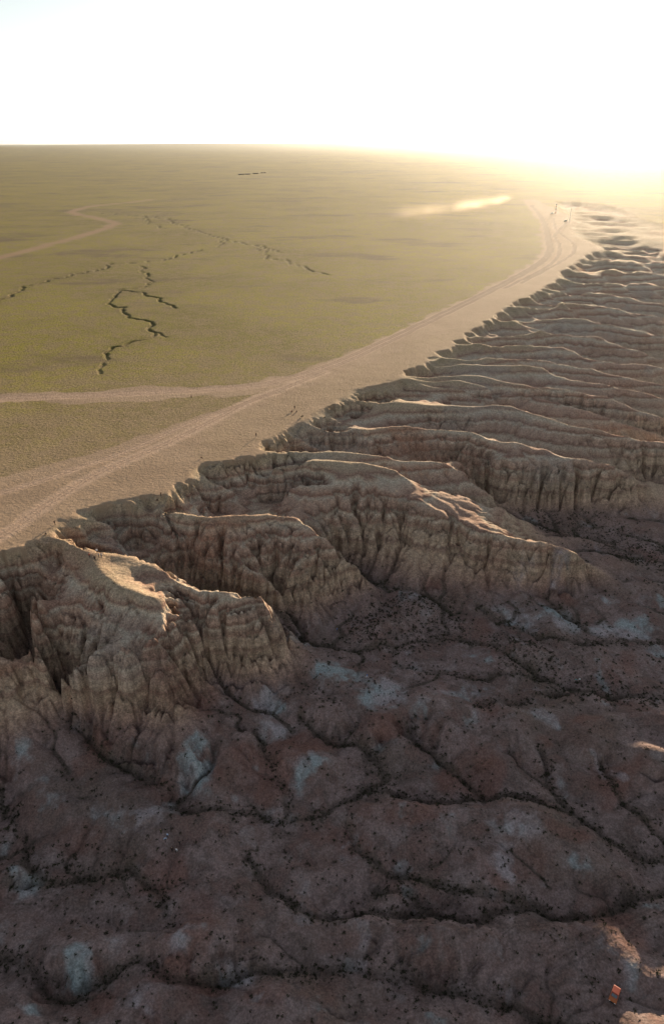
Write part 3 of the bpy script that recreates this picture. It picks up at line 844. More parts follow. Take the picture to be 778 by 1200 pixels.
def ground_material():
    g = NT_("steppe_and_badlands_ground")
    geo = g.n("NewGeometry"); pos = geo.outputs['Position']
    sep = g.n("SeparateXYZ"); g.l(pos, sep.inputs[0]); zc = sep.outputs[2]
    flat = g.n("CombineXYZ"); g.l(sep.outputs[0], flat.inputs[0]); g.l(sep.outputs[1], flat.inputs[1]); fv = flat.outputs[0]
    n_big = g.noise(fv, 0.004, 4, 0.6); n_mid = g.noise(fv, 0.035, 5, 0.6); n_small = g.noise(pos, 0.35, 5, 0.65); n_fine = g.noise(pos, 2.2, 4, 0.7)
    # --- rock: beds by height
    hgt = g.math('ADD', zc, g.math('MULTIPLY', g.math('SUBTRACT', n_mid, 0.5), 2.6))
    hgt = g.math('ADD', hgt, g.math('MULTIPLY', g.math('SUBTRACT', n_small, 0.5), 0.4))
    hv = g.math('DIVIDE', g.math('ADD', hgt, 45.0), 48.0)
    BEDS = [(-45, (.17, .115, .10)), (-37, (.185, .12, .105)), (-33, (.215, .135, .115)), (-29, (.29, .18, .145)), (-25.5, (.41, .275, .20)), (-22.5, (.45, .325, .225)), (-20.6, (.30, .185, .135)), (-20.0, (.44, .32, .225)),
            (-17.2, (.47, .345, .245)), (-16.4, (.33, .20, .145)), (-15.2, (.43, .29, .21)), (-13.6, (.48, .39, .295)), (-12.9, (.24, .135, .10)), (-11.8, (.40, .265, .20)), (-10.2, (.43, .30, .225)), (-9.5, (.49, .41, .32)),
            (-8.8, (.23, .12, .09)), (-7.6, (.41, .28, .21)), (-6.2, (.50, .425, .33)), (-5.6, (.45, .34, .25)), (-5.0, (.25, .14, .105)), (-4.2, (.39, .28, .20)), (-2.6, (.41, .315, .22)), (-1.0, (.37, .28, .195))]
    beds = g.ramp(hv, [((z_ + 45.0) / 48.0, c_) for z_, c_ in BEDS])
    strip = g.n("CombineXYZ"); g.l(g.math('MULTIPLY', sep.outputs[0], 0.02), strip.inputs[0]); g.l(g.math('MULTIPLY', sep.outputs[1], 0.02), strip.inputs[1]); g.l(g.math('MULTIPLY', hgt, 0.6), strip.inputs[2])
    n_bed = g.noise(strip.outputs[0], 1.0, 4, 0.7)
    bedv = g.maprange(n_bed, 0.3, 0.7, 0.68, 1.2)
    cliff = g.att("cliff")
    rock = beds
    mul = g.n("Mix", data_type='RGBA', blend_type='MULTIPLY'); g.l(g.math('ADD', g.math('MULTIPLY', cliff, 0.7), 0.15), mul.inputs[0]); g.l(rock, mul.inputs[6]); g.l(bedv, mul.inputs[7])
    rock = mul.outputs[2]
    tint = g.noise(pos, 0.02, 4, 0.6, 0.4)
    up = g.maprange(hgt, -22.0, -14.0)
    rock = g.mix(g.math('MULTIPLY', up, g.maprange(tint, 0.52, 0.66, 0, .55)), rock, (.33, .165, .105))
    rock = g.mix(g.math('MULTIPLY', up, g.maprange(tint, 0.47, 0.36, 0, .45)), rock, (.34, .30, .26))
    rock = g.mix(g.math('MULTIPLY', g.maprange(hgt, -5.0, -1.0), g.maprange(n_small, 0.35, 0.6, 0.1, .4)), rock, (.33, .27, .155))
    rock = g.mix(0.10, rock, (.55, .43, .32))
    # soft clays lower down: colour follows the beds they weather from
    red = g.att("red"); pale = g.att("pale"); low = g.maprange(hgt, -25.0, -32.0)
    n_clay = g.noise(fv, 0.075, 7, 0.6, 0.15); n_clay2 = g.noise(fv, 0.19, 5, 0.6)
    clay = g.ramp(n_clay, [(0.30, (.115, .085, .075)), (0.40, (.20, .125, .11)), (0.47, (.15, .11, .10)), (0.53, (.265, .19, .178)), (0.60, (.205, .14, .125)), (0.70, (.31, .265, .262))])
    clay = g.mix(g.maprange(n_clay2, 0.5, 0.68, 0, .6), clay, (.29, .23, .22))
    clay = g.mix(g.maprange(n_clay2, 0.45, 0.33, 0, .5), clay, (.145, .085, .07))
    big_ = g.noise(fv, 0.022, 3, 0.55)
    clay = g.mix(g.maprange(big_, 0.48, 0.66, 0, .5), clay, (.13, .10, .08))
    rock = g.mix(g.math('MULTIPLY', low, 0.85), rock, clay)
    fz = g.math('ADD', g.math('MULTIPLY', n_small, 0.5), g.math('MULTIPLY', n_clay, 0.5))
    rock = g.mix(g.math('MULTIPLY', g.maprange(g.math('ADD', red, g.math('SUBTRACT', fz, 0.5)), 0.2, 0.85), 0.6), rock, (.20, .095, .072))
    pcol = g.mix(g.maprange(n_mid, 0.42, 0.58), (.34, .42, .43), (.42, .37, .38))
    rock = g.mix(g.math('MULTIPLY', g.maprange(g.math('ADD', pale, g.math('MULTIPLY', g.math('SUBTRACT', fz, 0.5), 1.6)), 0.15, 0.95), 0.72), rock, pcol)
    rock = g.mix(g.math('MULTIPLY', g.att("wash"), 0.62), rock, (.085, .068, .050))
    chan = g.math('MULTIPLY', g.maprange(g.att("flow"), 2.3, 4.0), low)
    rock = g.mix(g.math('MULTIPLY', chan, 0.7), rock, (.085, .068, .052))
    rock = g.mix(g.math('MULTIPLY', g.att("rut"), 0.4), rock, (.09, .065, .055))
    # weathered crust, stains in runnels
    flow = g.maprange(g.att("flow"), 2.2, 5.5)
    rock = g.mix(g.math('MULTIPLY', flow, g.math('MULTIPLY', cliff, 0.45)), rock, (.12, .075, .055))
    n_grit = g.noise(pos, 1.1, 4, 0.7)
    sp = g.math('MULTIPLY', g.maprange(n_fine, 0.35, 0.7, 0.78, 1.2), g.mix_f(low, g.maprange(n_grit, 0.32, 0.68, 0.76, 1.2), g.maprange(n_grit, 0.32, 0.68, 0.86, 1.12)))
    mul = g.n("Mix", data_type='RGBA', blend_type='MULTIPLY'); mul.inputs[0].default_value = 0.95; g.l(rock, mul.inputs[6]); g.l(sp, mul.inputs[7]); rock = mul.outputs[2]
    stv = g.n("CombineXYZ"); g.l(g.math('MULTIPLY', sep.outputs[0], 0.55), stv.inputs[0]); g.l(g.math('MULTIPLY', sep.outputs[1], 0.55), stv.inputs[1]); g.l(g.math('MULTIPLY', zc, 0.05), stv.inputs[2])
    streak = g.maprange(g.noise(stv.outputs[0], 1.0, 3, 0.6), 0.34, 0.62, 0.62, 1.16)
    mul = g.n("Mix", data_type='RGBA', blend_type='MULTIPLY'); g.l(g.math('MULTIPLY', cliff, 0.8), mul.inputs[0]); g.l(rock, mul.inputs[6]); g.l(streak, mul.inputs[7]); rock = mul.outputs[2]
    # --- dirt
    dirt = g.mix(g.maprange(n_mid, 0.3, 0.7), (.32, .228, .152), (.385, .278, .19))
    dirt = g.mix(g.maprange(n_small, 0.5, 0.75, 0, 0.5), dirt, (.20, .15, .085))
    rd = g.mix(g.maprange(n_small, 0.3, 0.7), (.47, .33, .235), (.54, .39, .29))
    dirt = g.mix(g.math('MULTIPLY', g.att("road"), 0.75), dirt, rd)
    dirt = g.mix(g.math('MULTIPLY', g.att("rut"), 0.85), dirt, (.17, .115, .08))
    dirt = g.mix(g.math('MULTIPLY', g.att("track"), 0.5), dirt, (.32, .175, .10))
    # --- grass in tufts over soil
    tuft = g.noise(fv, 0.9, 3, 0.75); tuft2 = g.noise(fv, 0.16, 4, 0.7)
    strk = g.n("Mapping"); g.l(fv, strk.inputs[0]); strk.inputs['Scale'].default_value = (0.007, 0.007, 1)
    n_strk = g.noise(strk.outputs[0], 1.0, 5, 0.65)
    gcol = g.mix(g.maprange(n_strk, 0.38, 0.62), (.155, .128, .018), (.255, .222, .024))
    big2 = g.noise(fv, 0.0016, 6, 0.62)
    gcol = g.mix(g.maprange(big2, 0.42, 0.60, 0, .6), gcol, (.285, .245, .028))
    gcol = g.mix(g.maprange(g.noise(fv, 0.0024, 6, 0.66, 0.6), 0.55, 0.66, 0, .75), gcol, (.10, .075, .04))
    gcol = g.mix(g.maprange(tuft2, 0.44, 0.60, 0, 0.7), gcol, (.25, .175, .09))
    gcol = g.mix(g.maprange(g.noise(fv, 0.05, 4, 0.65), 0.47, 0.62, 0, .75), gcol, (.24, .175, .085))
    gcol = g.mix(g.maprange(tuft, 0.52, 0.60, 0, 0.95), gcol, (.06, .055, .015))  # dark specks: small shadows among the tufts, put into the grass colour
    gcol = g.mix(g.maprange(tuft, 0.45, 0.38, 0, 0.7), gcol, (.32, .26, .09))
    strk2 = g.n("Mapping"); g.l(fv, strk2.inputs[0]); strk2.inputs['Scale'].default_value = (0.006, 0.012, 1); strk2.inputs['Location'].default_value = (5, 3, 0)
    dk = g.maprange(g.noise(strk2.outputs[0], 1.0, 5, 0.65), 0.54, 0.66, 0, 0.75)
    gcol = g.mix(dk, gcol, (.12, .085, .05))
    gcol = g.mix(g.math('MULTIPLY', g.att("gully"), 0.8), gcol, (.075, .062, .024))
    gr = g.att("grass")
    cover = g.math('MULTIPLY', gr, g.maprange(g.math('ADD', tuft, g.math('MULTIPLY', gr, 0.6)), 0.55, 0.95, 0.1, 1.0), clamp=True)
    soil = g.mix(g.att("bad"), dirt, rock)
    col = g.mix(cover, soil, gcol)
    # --- relief too small for the mesh
    b1 = g.noise(pos, 0.8, 6, 0.65); b2 = g.noise(pos, 3.5, 3, 0.7)
    bmp = g.n("Bump"); bmp.inputs['Strength'].default_value = 0.6; bmp.inputs['Distance'].default_value = 0.7
    g.l(g.math('ADD', b1, g.math('MULTIPLY', b2, 0.25)), bmp.inputs['Height'])
    bs = g.n("BsdfPrincipled"); g.l(col, bs.inputs['Base Color']); bs.inputs['Roughness'].default_value = 0.95
    bs.inputs['Specular IOR Level'].default_value = 0.15
    g.l(bmp.outputs[0], bs.inputs['Normal']); g.l(bs.outputs[0], g.out.inputs[0])
    return g.m


GM = ground_material()
sheet("grassland", q_plain, GM)
sheet("badlands_terrain", q_bad, GM)
sheet("dirt_road", q_road, GM)
sheet("bare_dirt_ground", q_apron, GM)
sheet("far_dirt_track", q_track, GM)

# ------------------------------------------------------------------ the warm dusty air
def haze():
    me = bpy.data.meshes.new("haze")
    R_, zb, zt = 62000.0, -60.0, 128.0
    v = [(sx * R_, sy * R_, zz) for zz in (zb, zt) for sx, sy in ((-1, -1), (1, -1), (1, 1), (-1, 1))]
    me.from_pydata(v, [], [(3, 2, 1, 0), (4, 5, 6, 7), (0, 1, 5, 4), (1, 2, 6, 5), (2, 3, 7, 6), (3, 0, 4, 7)])
    g = NT_("dusty_air")
    pv = g.n("VolumePrincipled")
    pv.inputs['Color'].default_value = (0.86, 0.94, 1.0, 1)
    pv.inputs['Density'].default_value = 0.85e-5
    pv.inputs['Anisotropy'].default_value = 0.8
    g.t.links.new(pv.outputs[0], g.out.inputs[1])
    me.materials.append(g.m)
    o = bpy.data.objects.new("haze", me); COL.objects.link(o)
    return tag(o, kind='stuff')


haze()

# ------------------------------------------------------------------ plain materials for the things
def paint(name, col, rough=0.7, spec=0.3, metal=0.0, grain=0.12, scale=18.0, coat=0.0):
    g = NT_(name)
    tc = g.n("TexCoord")
    n_ = g.noise(tc.outputs['Object'], scale, 4, 0.6)
    lo = tuple(c * (1 - grain) for c in col); hi = tuple(min(1, c * (1 + grain)) for c in col)
    bs = g.n("BsdfPrincipled")
    g.l(g.mix(g.maprange(n_, 0.3, 0.7), lo, hi), bs.inputs['Base Color'])
    bs.inputs['Roughness'].default_value = rough; bs.inputs['Specular IOR Level'].default_value = spec
    bs.inputs['Metallic'].default_value = metal; bs.inputs['Coat Weight'].default_value = coat
    g.l(bs.outputs[0], g.out.inputs[0])
    return g.m


M = dict(
    skin=paint("skin", (.45, .27, .19), 0.6), hair=paint("dark_hair", (.02, .016, .013), 0.5), shoe=paint("shoe_leather", (.04, .035, .03), 0.6),
    black=paint("black_cloth", (.012, .012, .014), 0.9), charcoal=paint("charcoal_cloth", (.03, .03, .034), 0.9), denim=paint("blue_denim", (.05, .07, .13), 0.9),
    white=paint("white_cloth", (.78, .79, .80), 0.9), sky=paint("light_blue_cloth", (.42, .58, .80), 0.9), blue=paint("blue_cloth", (.10, .25, .60), 0.9), teal=paint("teal_cloth", (.16, .42, .42), 0.9),
    red=paint("rust_red_cloth", (.28, .06, .035), 0.9), grey=paint("grey_cloth", (.36, .36, .37), 0.9), olive=paint("olive_cloth", (.07, .07, .03), 0.9), brown=paint("brown_cloth", (.12, .06, .035), 0.9),
    leaf=paint("scrub_leaf", (.045, .042, .024), 0.8, 0.2, grain=0.45, scale=3.0), twig=paint("scrub_twig", (.10, .075, .05), 0.9),
    orange=paint("orange_car_paint", (.45, .12, .025), 0.4, 0.5, grain=0.05, coat=0.5), rustroof=paint("dark_red_roof_paint", (.30, .055, .03), 0.45, 0.5, grain=0.08),
    whitepaint=paint("white_car_paint", (.80, .80, .78), 0.22, 0.6, grain=0.03, coat=1.0), glass=paint("car_glass", (.10, .12, .13), 0.06, 0.8, grain=0.02), rubber=paint("tyre_rubber", (.02, .02, .02), 0.85),
    rim=paint("wheel_rim_alloy", (.45, .45, .46), 0.35, 0.5, 0.8), lamp=paint("headlight_glass", (.80, .80, .76), 0.1, 0.7, grain=0.02), tail=paint("tail_light_red", (.40, .02, .015), 0.2, 0.5), trim=paint("black_plastic_trim", (.03, .03, .03), 0.6),
    mastwhite=paint("mast_white_paint", (.82, .80, .77), 0.5), mastred=paint("mast_red_paint", (.50, .10, .06), 0.5), steel=paint("mast_galvanised_steel", (.42, .42, .42), 0.45, 0.5, 0.7), concrete=paint("mast_concrete", (.38, .36, .33), 0.9),
    shedwall=paint("shed_dark_wall", (.19, .13, .09), 0.9, scale=1.0), shedroof=paint("shed_roof_sheet", (.24, .18, .13), 0.7, scale=1.0), door=paint("shed_door", (.05, .04, .035), 0.8),
)


def mesh_from(name, verts, faces, mats, fm=None, smooth=True):
    me = bpy.data.meshes.new(name)
    me.from_pydata([tuple(v) for v in verts], [], faces)
    for m in mats: me.materials.append(m)
    if fm is not None: me.polygons.foreach_set("material_index", fm)
    if smooth: me.polygons.foreach_set("use_smooth", [True] * len(me.polygons))
    me.update()
    return me


def put(name, me, parent=None, loc=(0, 0, 0), rz=0.0):
    o = bpy.data.objects.new(name, me); COL.objects.link(o)
    o.location = loc; o.rotation_euler = (0, 0, rz)
    if parent is not None: o.parent = parent
    return o


def from_bm(name, bm, mat, bevel=0.0, smooth=False):
    if bevel > 0:
        bmesh.ops.bevel(bm, geom=bm.edges[:], offset=bevel, segments=2, affect='EDGES', profile=0.6)
    me = bpy.data.meshes.new(name); bm.to_mesh(me); bm.free()
    me.materials.append(mat)
    if smooth: me.polygons.foreach_set("use_smooth", [True] * len(me.polygons))
    return me


def bm_box(bm, x0, x1, y0, y1, z0_, z1_):
    v = [bm.verts.new(p) for p in ((x0, y0, z0_), (x1, y0, z0_), (x1, y1, z0_), (x0, y1, z0_), (x0, y0, z1_), (x1, y0, z1_), (x1, y1, z1_), (x0, y1, z1_))]
    for f in ((3, 2, 1, 0), (4, 5, 6, 7), (0, 1, 5, 4), (1, 2, 6, 5), (2, 3, 7, 6), (3, 0, 4, 7)): bm.faces.new([v[i] for i in f])


def bm_tube(bm, a, b, ra, rb, n=8, caps=True):
    a, b = Vector(a), Vector(b); d = (b - a).normalized()
    u = d.orthogonal().normalized(); w = d.cross(u)
    r1 = [bm.verts.new(a + (u * math.cos(t) + w * math.sin(t)) * ra) for t in [2 * math.pi * k / n for k in range(n)]]
    r2 = [bm.verts.new(b + (u * math.cos(t) + w * math.sin(t)) * rb) for t in [2 * math.pi * k / n for k in range(n)]]
    for k in range(n): bm.faces.new((r1[k], r1[(k + 1) % n], r2[(k + 1) % n], r2[k]))
    if caps: bm.faces.new(r1[::-1]); bm.faces.new(r2)


# ------------------------------------------------------------------ scrub
def shrub_mesh(seed, nleaf, nstem, big_=1.0):
    r = random.Random(seed); V, F, fm = [], [], []
    for k in range(nstem):
        a = r.uniform(0, 6.28); e = r.uniform(0.5, 1.2); L = r.uniform(.6, .95)
        tip = Vector((math.cos(a) * math.cos(e), math.sin(a) * math.cos(e), math.sin(e) * .8)) * L * .5
        s = Vector((-math.sin(a), math.cos(a), 0)) * .02
        i = len(V); V += [-s, s, tip]; F.append((i, i + 1, i + 2)); fm.append(1)
    clumps = [(r.uniform(0, 6.28), r.uniform(.12, .36), r.uniform(.12, .38), r.uniform(.14, .24)) for _ in range(max(4, nleaf // 9))]
    for k in range(nleaf):
        a, rad, h, sp = clumps[k % len(clumps)]
        c = Vector((math.cos(a) * rad, math.sin(a) * rad, h)) + Vector((r.gauss(0, sp * .55), r.gauss(0, sp * .55), r.gauss(0, sp * .4)))
        c.z = max(c.z, 0.03)
        n = Vector((r.gauss(0, 1), r.gauss(0, 1), r.gauss(.5, 1))).normalized(); u = n.orthogonal().normalized(); w = n.cross(u)
        s = r.uniform(.06, .13) * big_
        i = len(V)
        V += [c - u * s, c + w * s * .6 - n * s * .2, c + u * s, c - w * s * .6 + n * s * .15]; F.append((i, i + 1, i + 2, i + 3)); fm.append(0)
    return V, F, fm


shrub_geo = [shrub_mesh(40 + k, 54, 7) for k in range(5)]
shrub_me = [mesh_from("dry_shrub", v, f, [M['leaf'], M['twig']], fm, False) for v, f, fm in shrub_geo]
lite_geo = [shrub_mesh(80 + k, 13, 0, 2.1) for k in range(4)]

cellA = np.gradient(MR)[:, None] * MRg * 0.0020
prob = (scrub * cellA); prob[:, :] = np.where(np.abs(MTg) < math.radians(46), prob, 0)
flch = sstep(3.0, 4.6, FLOW) * sstep(-25, -31, VZ) * BAD
prob = prob + 0.8 * flch * cellA * (np.abs(MTg) < math.radians(46))
prob[MRg > 420] = 0
prob *= np.clip(1.5 - MRg / 400, 0.35, 1.2)
pf = prob.ravel() / prob.sum()
NS = 13000
pick = rng.choice(pf.size, NS, p=pf)
sx = VV[pick, 0] + rng.normal(0, .15, NS); sy = VV[pick, 1] + rng.normal(0, .15, NS); sz = ground_z(sx, sy)
ss = np.clip(rng.lognormal(-0.48, 0.36, NS), 0.34, 1.5)
big = rng.random(NS) < 0.05; ss[big] *= 1.35
app = ss / np.sqrt(sx ** 2 + sy ** 2 + (H - sz) ** 2)
u_ = sx / (sy * CP + (H - sz) * SP); v_ = ((H - sz) * CP - sy * SP) / (sy * CP + (H - sz) * SP)
infr = (np.abs(u_) < 0.475) & (np.abs(v_) < 0.735)
order_ = np.argsort(-(app * infr))
sheetV, sheetF, sheetM, base = [], [], [], 0
for rank, i in enumerate(order_):
    c, s_ = ss[i], rng.random() * 6.28
    if rank < 300:
        o = put("dry_shrub", shrub_me[rank % 5], None, (sx[i], sy[i], sz[i] - .05), s_)
        o.scale = (c, c, c * (0.8 + .4 * rng.random()))
        tag(o, "small dark dry shrub growing on the shaded badlands floor below the cliffs", "shrub", "dark shrubs dotted over the shaded badlands floor")
    else:
        v, f, fm = lite_geo[rank % 4]
        a = np.array([tuple(q) for q in v]) * c; cs_, sn_ = math.cos(s_), math.sin(s_)
        a = np.stack([a[:, 0] * cs_ - a[:, 1] * sn_ + sx[i], a[:, 0] * sn_ + a[:, 1] * cs_ + sy[i], a[:, 2] + sz[i] - .05], 1)
        sheetV.append(a); sheetF += [tuple(k_ + base for k_ in q) for q in f]; base += len(a)
scrub_o = put("scrub_cover", mesh_from("scrub_cover", np.vstack(sheetV), sheetF, [M['leaf']], None, False))
tag(scrub_o, "scattered dark scrub filling the washes between the mounds", kind='stuff')
for (px, py, s_, lab) in [(354, 489, 1.9, "lone dark bush on the sunlit rim beside the standing group"), (66, 685, 1.0, "dark bush on the shaded upper flank of the nearest spur"), (134, 684, .9, "dark bush on the sunlit crest of the nearest spur"),
                          (380, 490, 1.5, "dark bush at a gully head along the sunlit rim")]:
    p = at(px, py)
    o = put("dry_shrub", shrub_me[1], None, (p[0], p[1], p[2] - .05), px); o.scale = (s_, s_, s_ * .9)
    tag(o, lab, "shrub")

# small stones shed from the cliffs
def rock_mesh(seed):
    r = random.Random(seed); bm = bmesh.new(); bmesh.ops.create_icosphere(bm, subdivisions=1, radius=0.5)
    for v in bm.verts: v.co *= r.uniform(.65, 1.15); v.co.z *= .7
    V = [v.co.copy() for v in bm.verts]; F = [tuple(v.index for v in f.verts) for f in bm.faces]; bm.free(); return V, F


rocks = [rock_mesh(k) for k in range(4)]
rp = (cellA * BAD * sstep(-21, -27, VZ) * (1 - sstep(-31, -34, VZ)) * (np.abs(MTg) < math.radians(45)) * (MRg < 330)).ravel(); rp /= rp.sum()
pk = rng.choice(rp.size, 2200, p=rp)
rv, rf, base = [], [], 0
for i, q in enumerate(pk):
    s_ = float(np.clip(rng.lognormal(-1.25, .5), .12, 1.0)); V, F = rocks[i % 4]; a = rng.random() * 6.28
    arr = np.array([tuple(p) for p in V]) * s_
    arr = np.stack([arr[:, 0] * math.cos(a) - arr[:, 1] * math.sin(a) + VV[q, 0], arr[:, 0] * math.sin(a) + arr[:, 1] * math.cos(a) + VV[q, 1], arr[:, 2] + VV[q, 2]], 1)
    rv.append(arr); rf += [tuple(k_ + base for k_ in f) for f in F]; base += len(arr)
stone_o = put("stone_debris", mesh_from("stone_debris", np.vstack(rv), rf, [GM], None, False))
a_ = stone_o.data.attributes.new("bad", 'FLOAT', 'POINT'); a_.data.foreach_set("value", np.ones(base, np.float32))
tag(stone_o, "fallen stones on the talus below the cliffs", kind='stuff')

# ------------------------------------------------------------------ people: one skinned body each, in three poses
def body_mesh(pose):
    J, E, R, L = [], [], [], []          # joints, bones, radii, what covers them (0 skin 1 top 2 trousers 3 shoes)

    def j(p, r, par=None, lab=1):
        J.append(p); R.append(r); L.append(lab)
        if par is not None: E.append((par, len(J) - 1))
        return len(J) - 1
    sit = pose == 'sit'
    hz = 0.13 if sit else 0.93
    lean = 0.10 if sit else (0.05 if pose == 'walk' else 0)
    pel = j((0, 0, hz), (.15, .11), None, 2)
    waist = j((0, lean * .3, hz + .16), (.135, .10), pel, 1); chest = j((0, lean * .8, hz + .38), (.16, .115), waist, 1)
    nb = j((0, lean, hz + .53), (.06, .06), chest, 0); chin = j((0, lean + .02, hz + .60), (.065, .07), nb, 0)
    head = j((0, lean + .015, hz + .69), (.078, .095), chin, 0); j((0, lean + .01, hz + .775), (.055, .065), head, 0)
    j((0, lean + .115, hz + .665), (.014, .014), head, 0)
    for s in (-1, 1):
        j((s * .082, lean, hz + .68), (.012, .02), head, 0)
        sh = j((s * .19, lean * .85, hz + .46), (.062, .062), chest, 1)
        if sit: el = (s * .25, .16 + lean, hz + .20); wr = (s * .17, .36, hz + .22)
        elif pose == 'walk': el = (s * .25, -.10 * s, hz + .17); wr = (s * .25, .10 - .14 * s, hz - .05)
        else: el = (s * .25, -.03, hz + .17); wr = (s * .26, .06, hz - .07)
        e = j(el, (.046, .046), sh, 1); w = j(wr, (.031, .031), e, 1)
        d = (Vector(wr) - Vector(el)).normalized()
        pm = Vector(wr) + d * .065; palm = j(tuple(pm), (.036, .024), w, 0)
        sd = Vector((0, 1, 0)) if abs(d.y) < .7 else Vector((0, 0, 1))
        for k, ln in enumerate((.062, .075, .07, .055)):
            b_ = pm + d * .03 + sd * (.030 - .02 * k)
            f1 = j(tuple(b_ + d * ln * .5), (.0095, .0095), palm, 0); j(tuple(b_ + d * ln + Vector((-s * .018, 0, 0))), (.008, .008), f1, 0)
        t1 = j(tuple(pm + sd * .045 - d * .015), (.011, .011), palm, 0); j(tuple(pm + sd * .06 + d * .03), (.009, .009), t1, 0)
        hp = j((s * .095, 0, hz - .05 if not sit else hz), (.088, .09), pel, 2)
        if sit: kn, an, toe = (s * .13, .40, .42), (s * .11, .52, .07), (s * .12, .70, .04)
        elif pose == 'walk': kn, an, toe = (s * .10, .14 * s + .08, .50), (s * .095, .24 * s - .02, .09), (s * .10, .24 * s + .14, .045)
        else: kn, an, toe = (s * .105, .02, .49), (s * .11, -.02, .085), (s * .125, .15, .04)
        k_ = j(kn, (.06, .062), hp, 2); a = j(an, (.042, .045), k_, 2)
        j(toe, (.042, .035), a, 3)
    me = bpy.data.meshes.new("person_" + pose); me.from_pydata(J, E, [])
    o = bpy.data.objects.new("tmp_body", me); COL.objects.link(o)
    o.modifiers.new("skin", 'SKIN'); sb = o.modifiers.new("sub", 'SUBSURF'); sb.levels = 1; sb.render_levels = 1
    for i, sv in enumerate(me.skin_vertices[0].data): sv.radius = R[i]; sv.use_root = (i == 0)
    dg = bpy.context.evaluated_depsgraph_get(); dg.update()
    out = bpy.data.meshes.new_from_object(o.evaluated_get(dg)); out.name = "person_" + pose
    bpy.data.objects.remove(o); bpy.data.meshes.remove(me)
    A = np.array(J)
    a = np.array([A[e[0]] for e in E]); b = np.array([A[e[1]] for e in E]); lab = [L[e[1]] if L[e[1]] == L[e[0]] or L[e[1]] in (0, 3) else L[e[1]] for e in E]
    fm = []
    for p in out.polygons:
        c = np.array(p.center); t = np.clip(((c - a) * (b - a)).sum(1) / np.maximum(((b - a) ** 2).sum(1), 1e-9), 0, 1)
        k_ = int(np.argmin(np.linalg.norm(a + t[:, None] * (b - a) - c, axis=1))); fm.append(lab[k_])
    while len(out.materials) < 4: out.materials.append(M['skin'])
    out.polygons.foreach_set("material_index", fm); out.polygons.foreach_set("use_smooth", [True] * len(fm))
    # hair: a cap that follows the skull
    bm = bmesh.new(); bmesh.ops.create_uvsphere(bm, u_segments=10, v_segments=7, radius=1)
    c = Vector((0, lean - .005, hz + .715))
    for v in bm.verts: v.co = c + Vector((v.co.x * .092, v.co.y * .11 - .012, v.co.z * .105))
    bmesh.ops.delete(bm, geom=[v for v in bm.verts if v.co.z < hz + .66 or (v.co.y > lean + .055 and v.co.z < hz + .755)], context='VERTS')
    return out, from_bm("hair_" + pose, bm, M['hair'], 0, True)


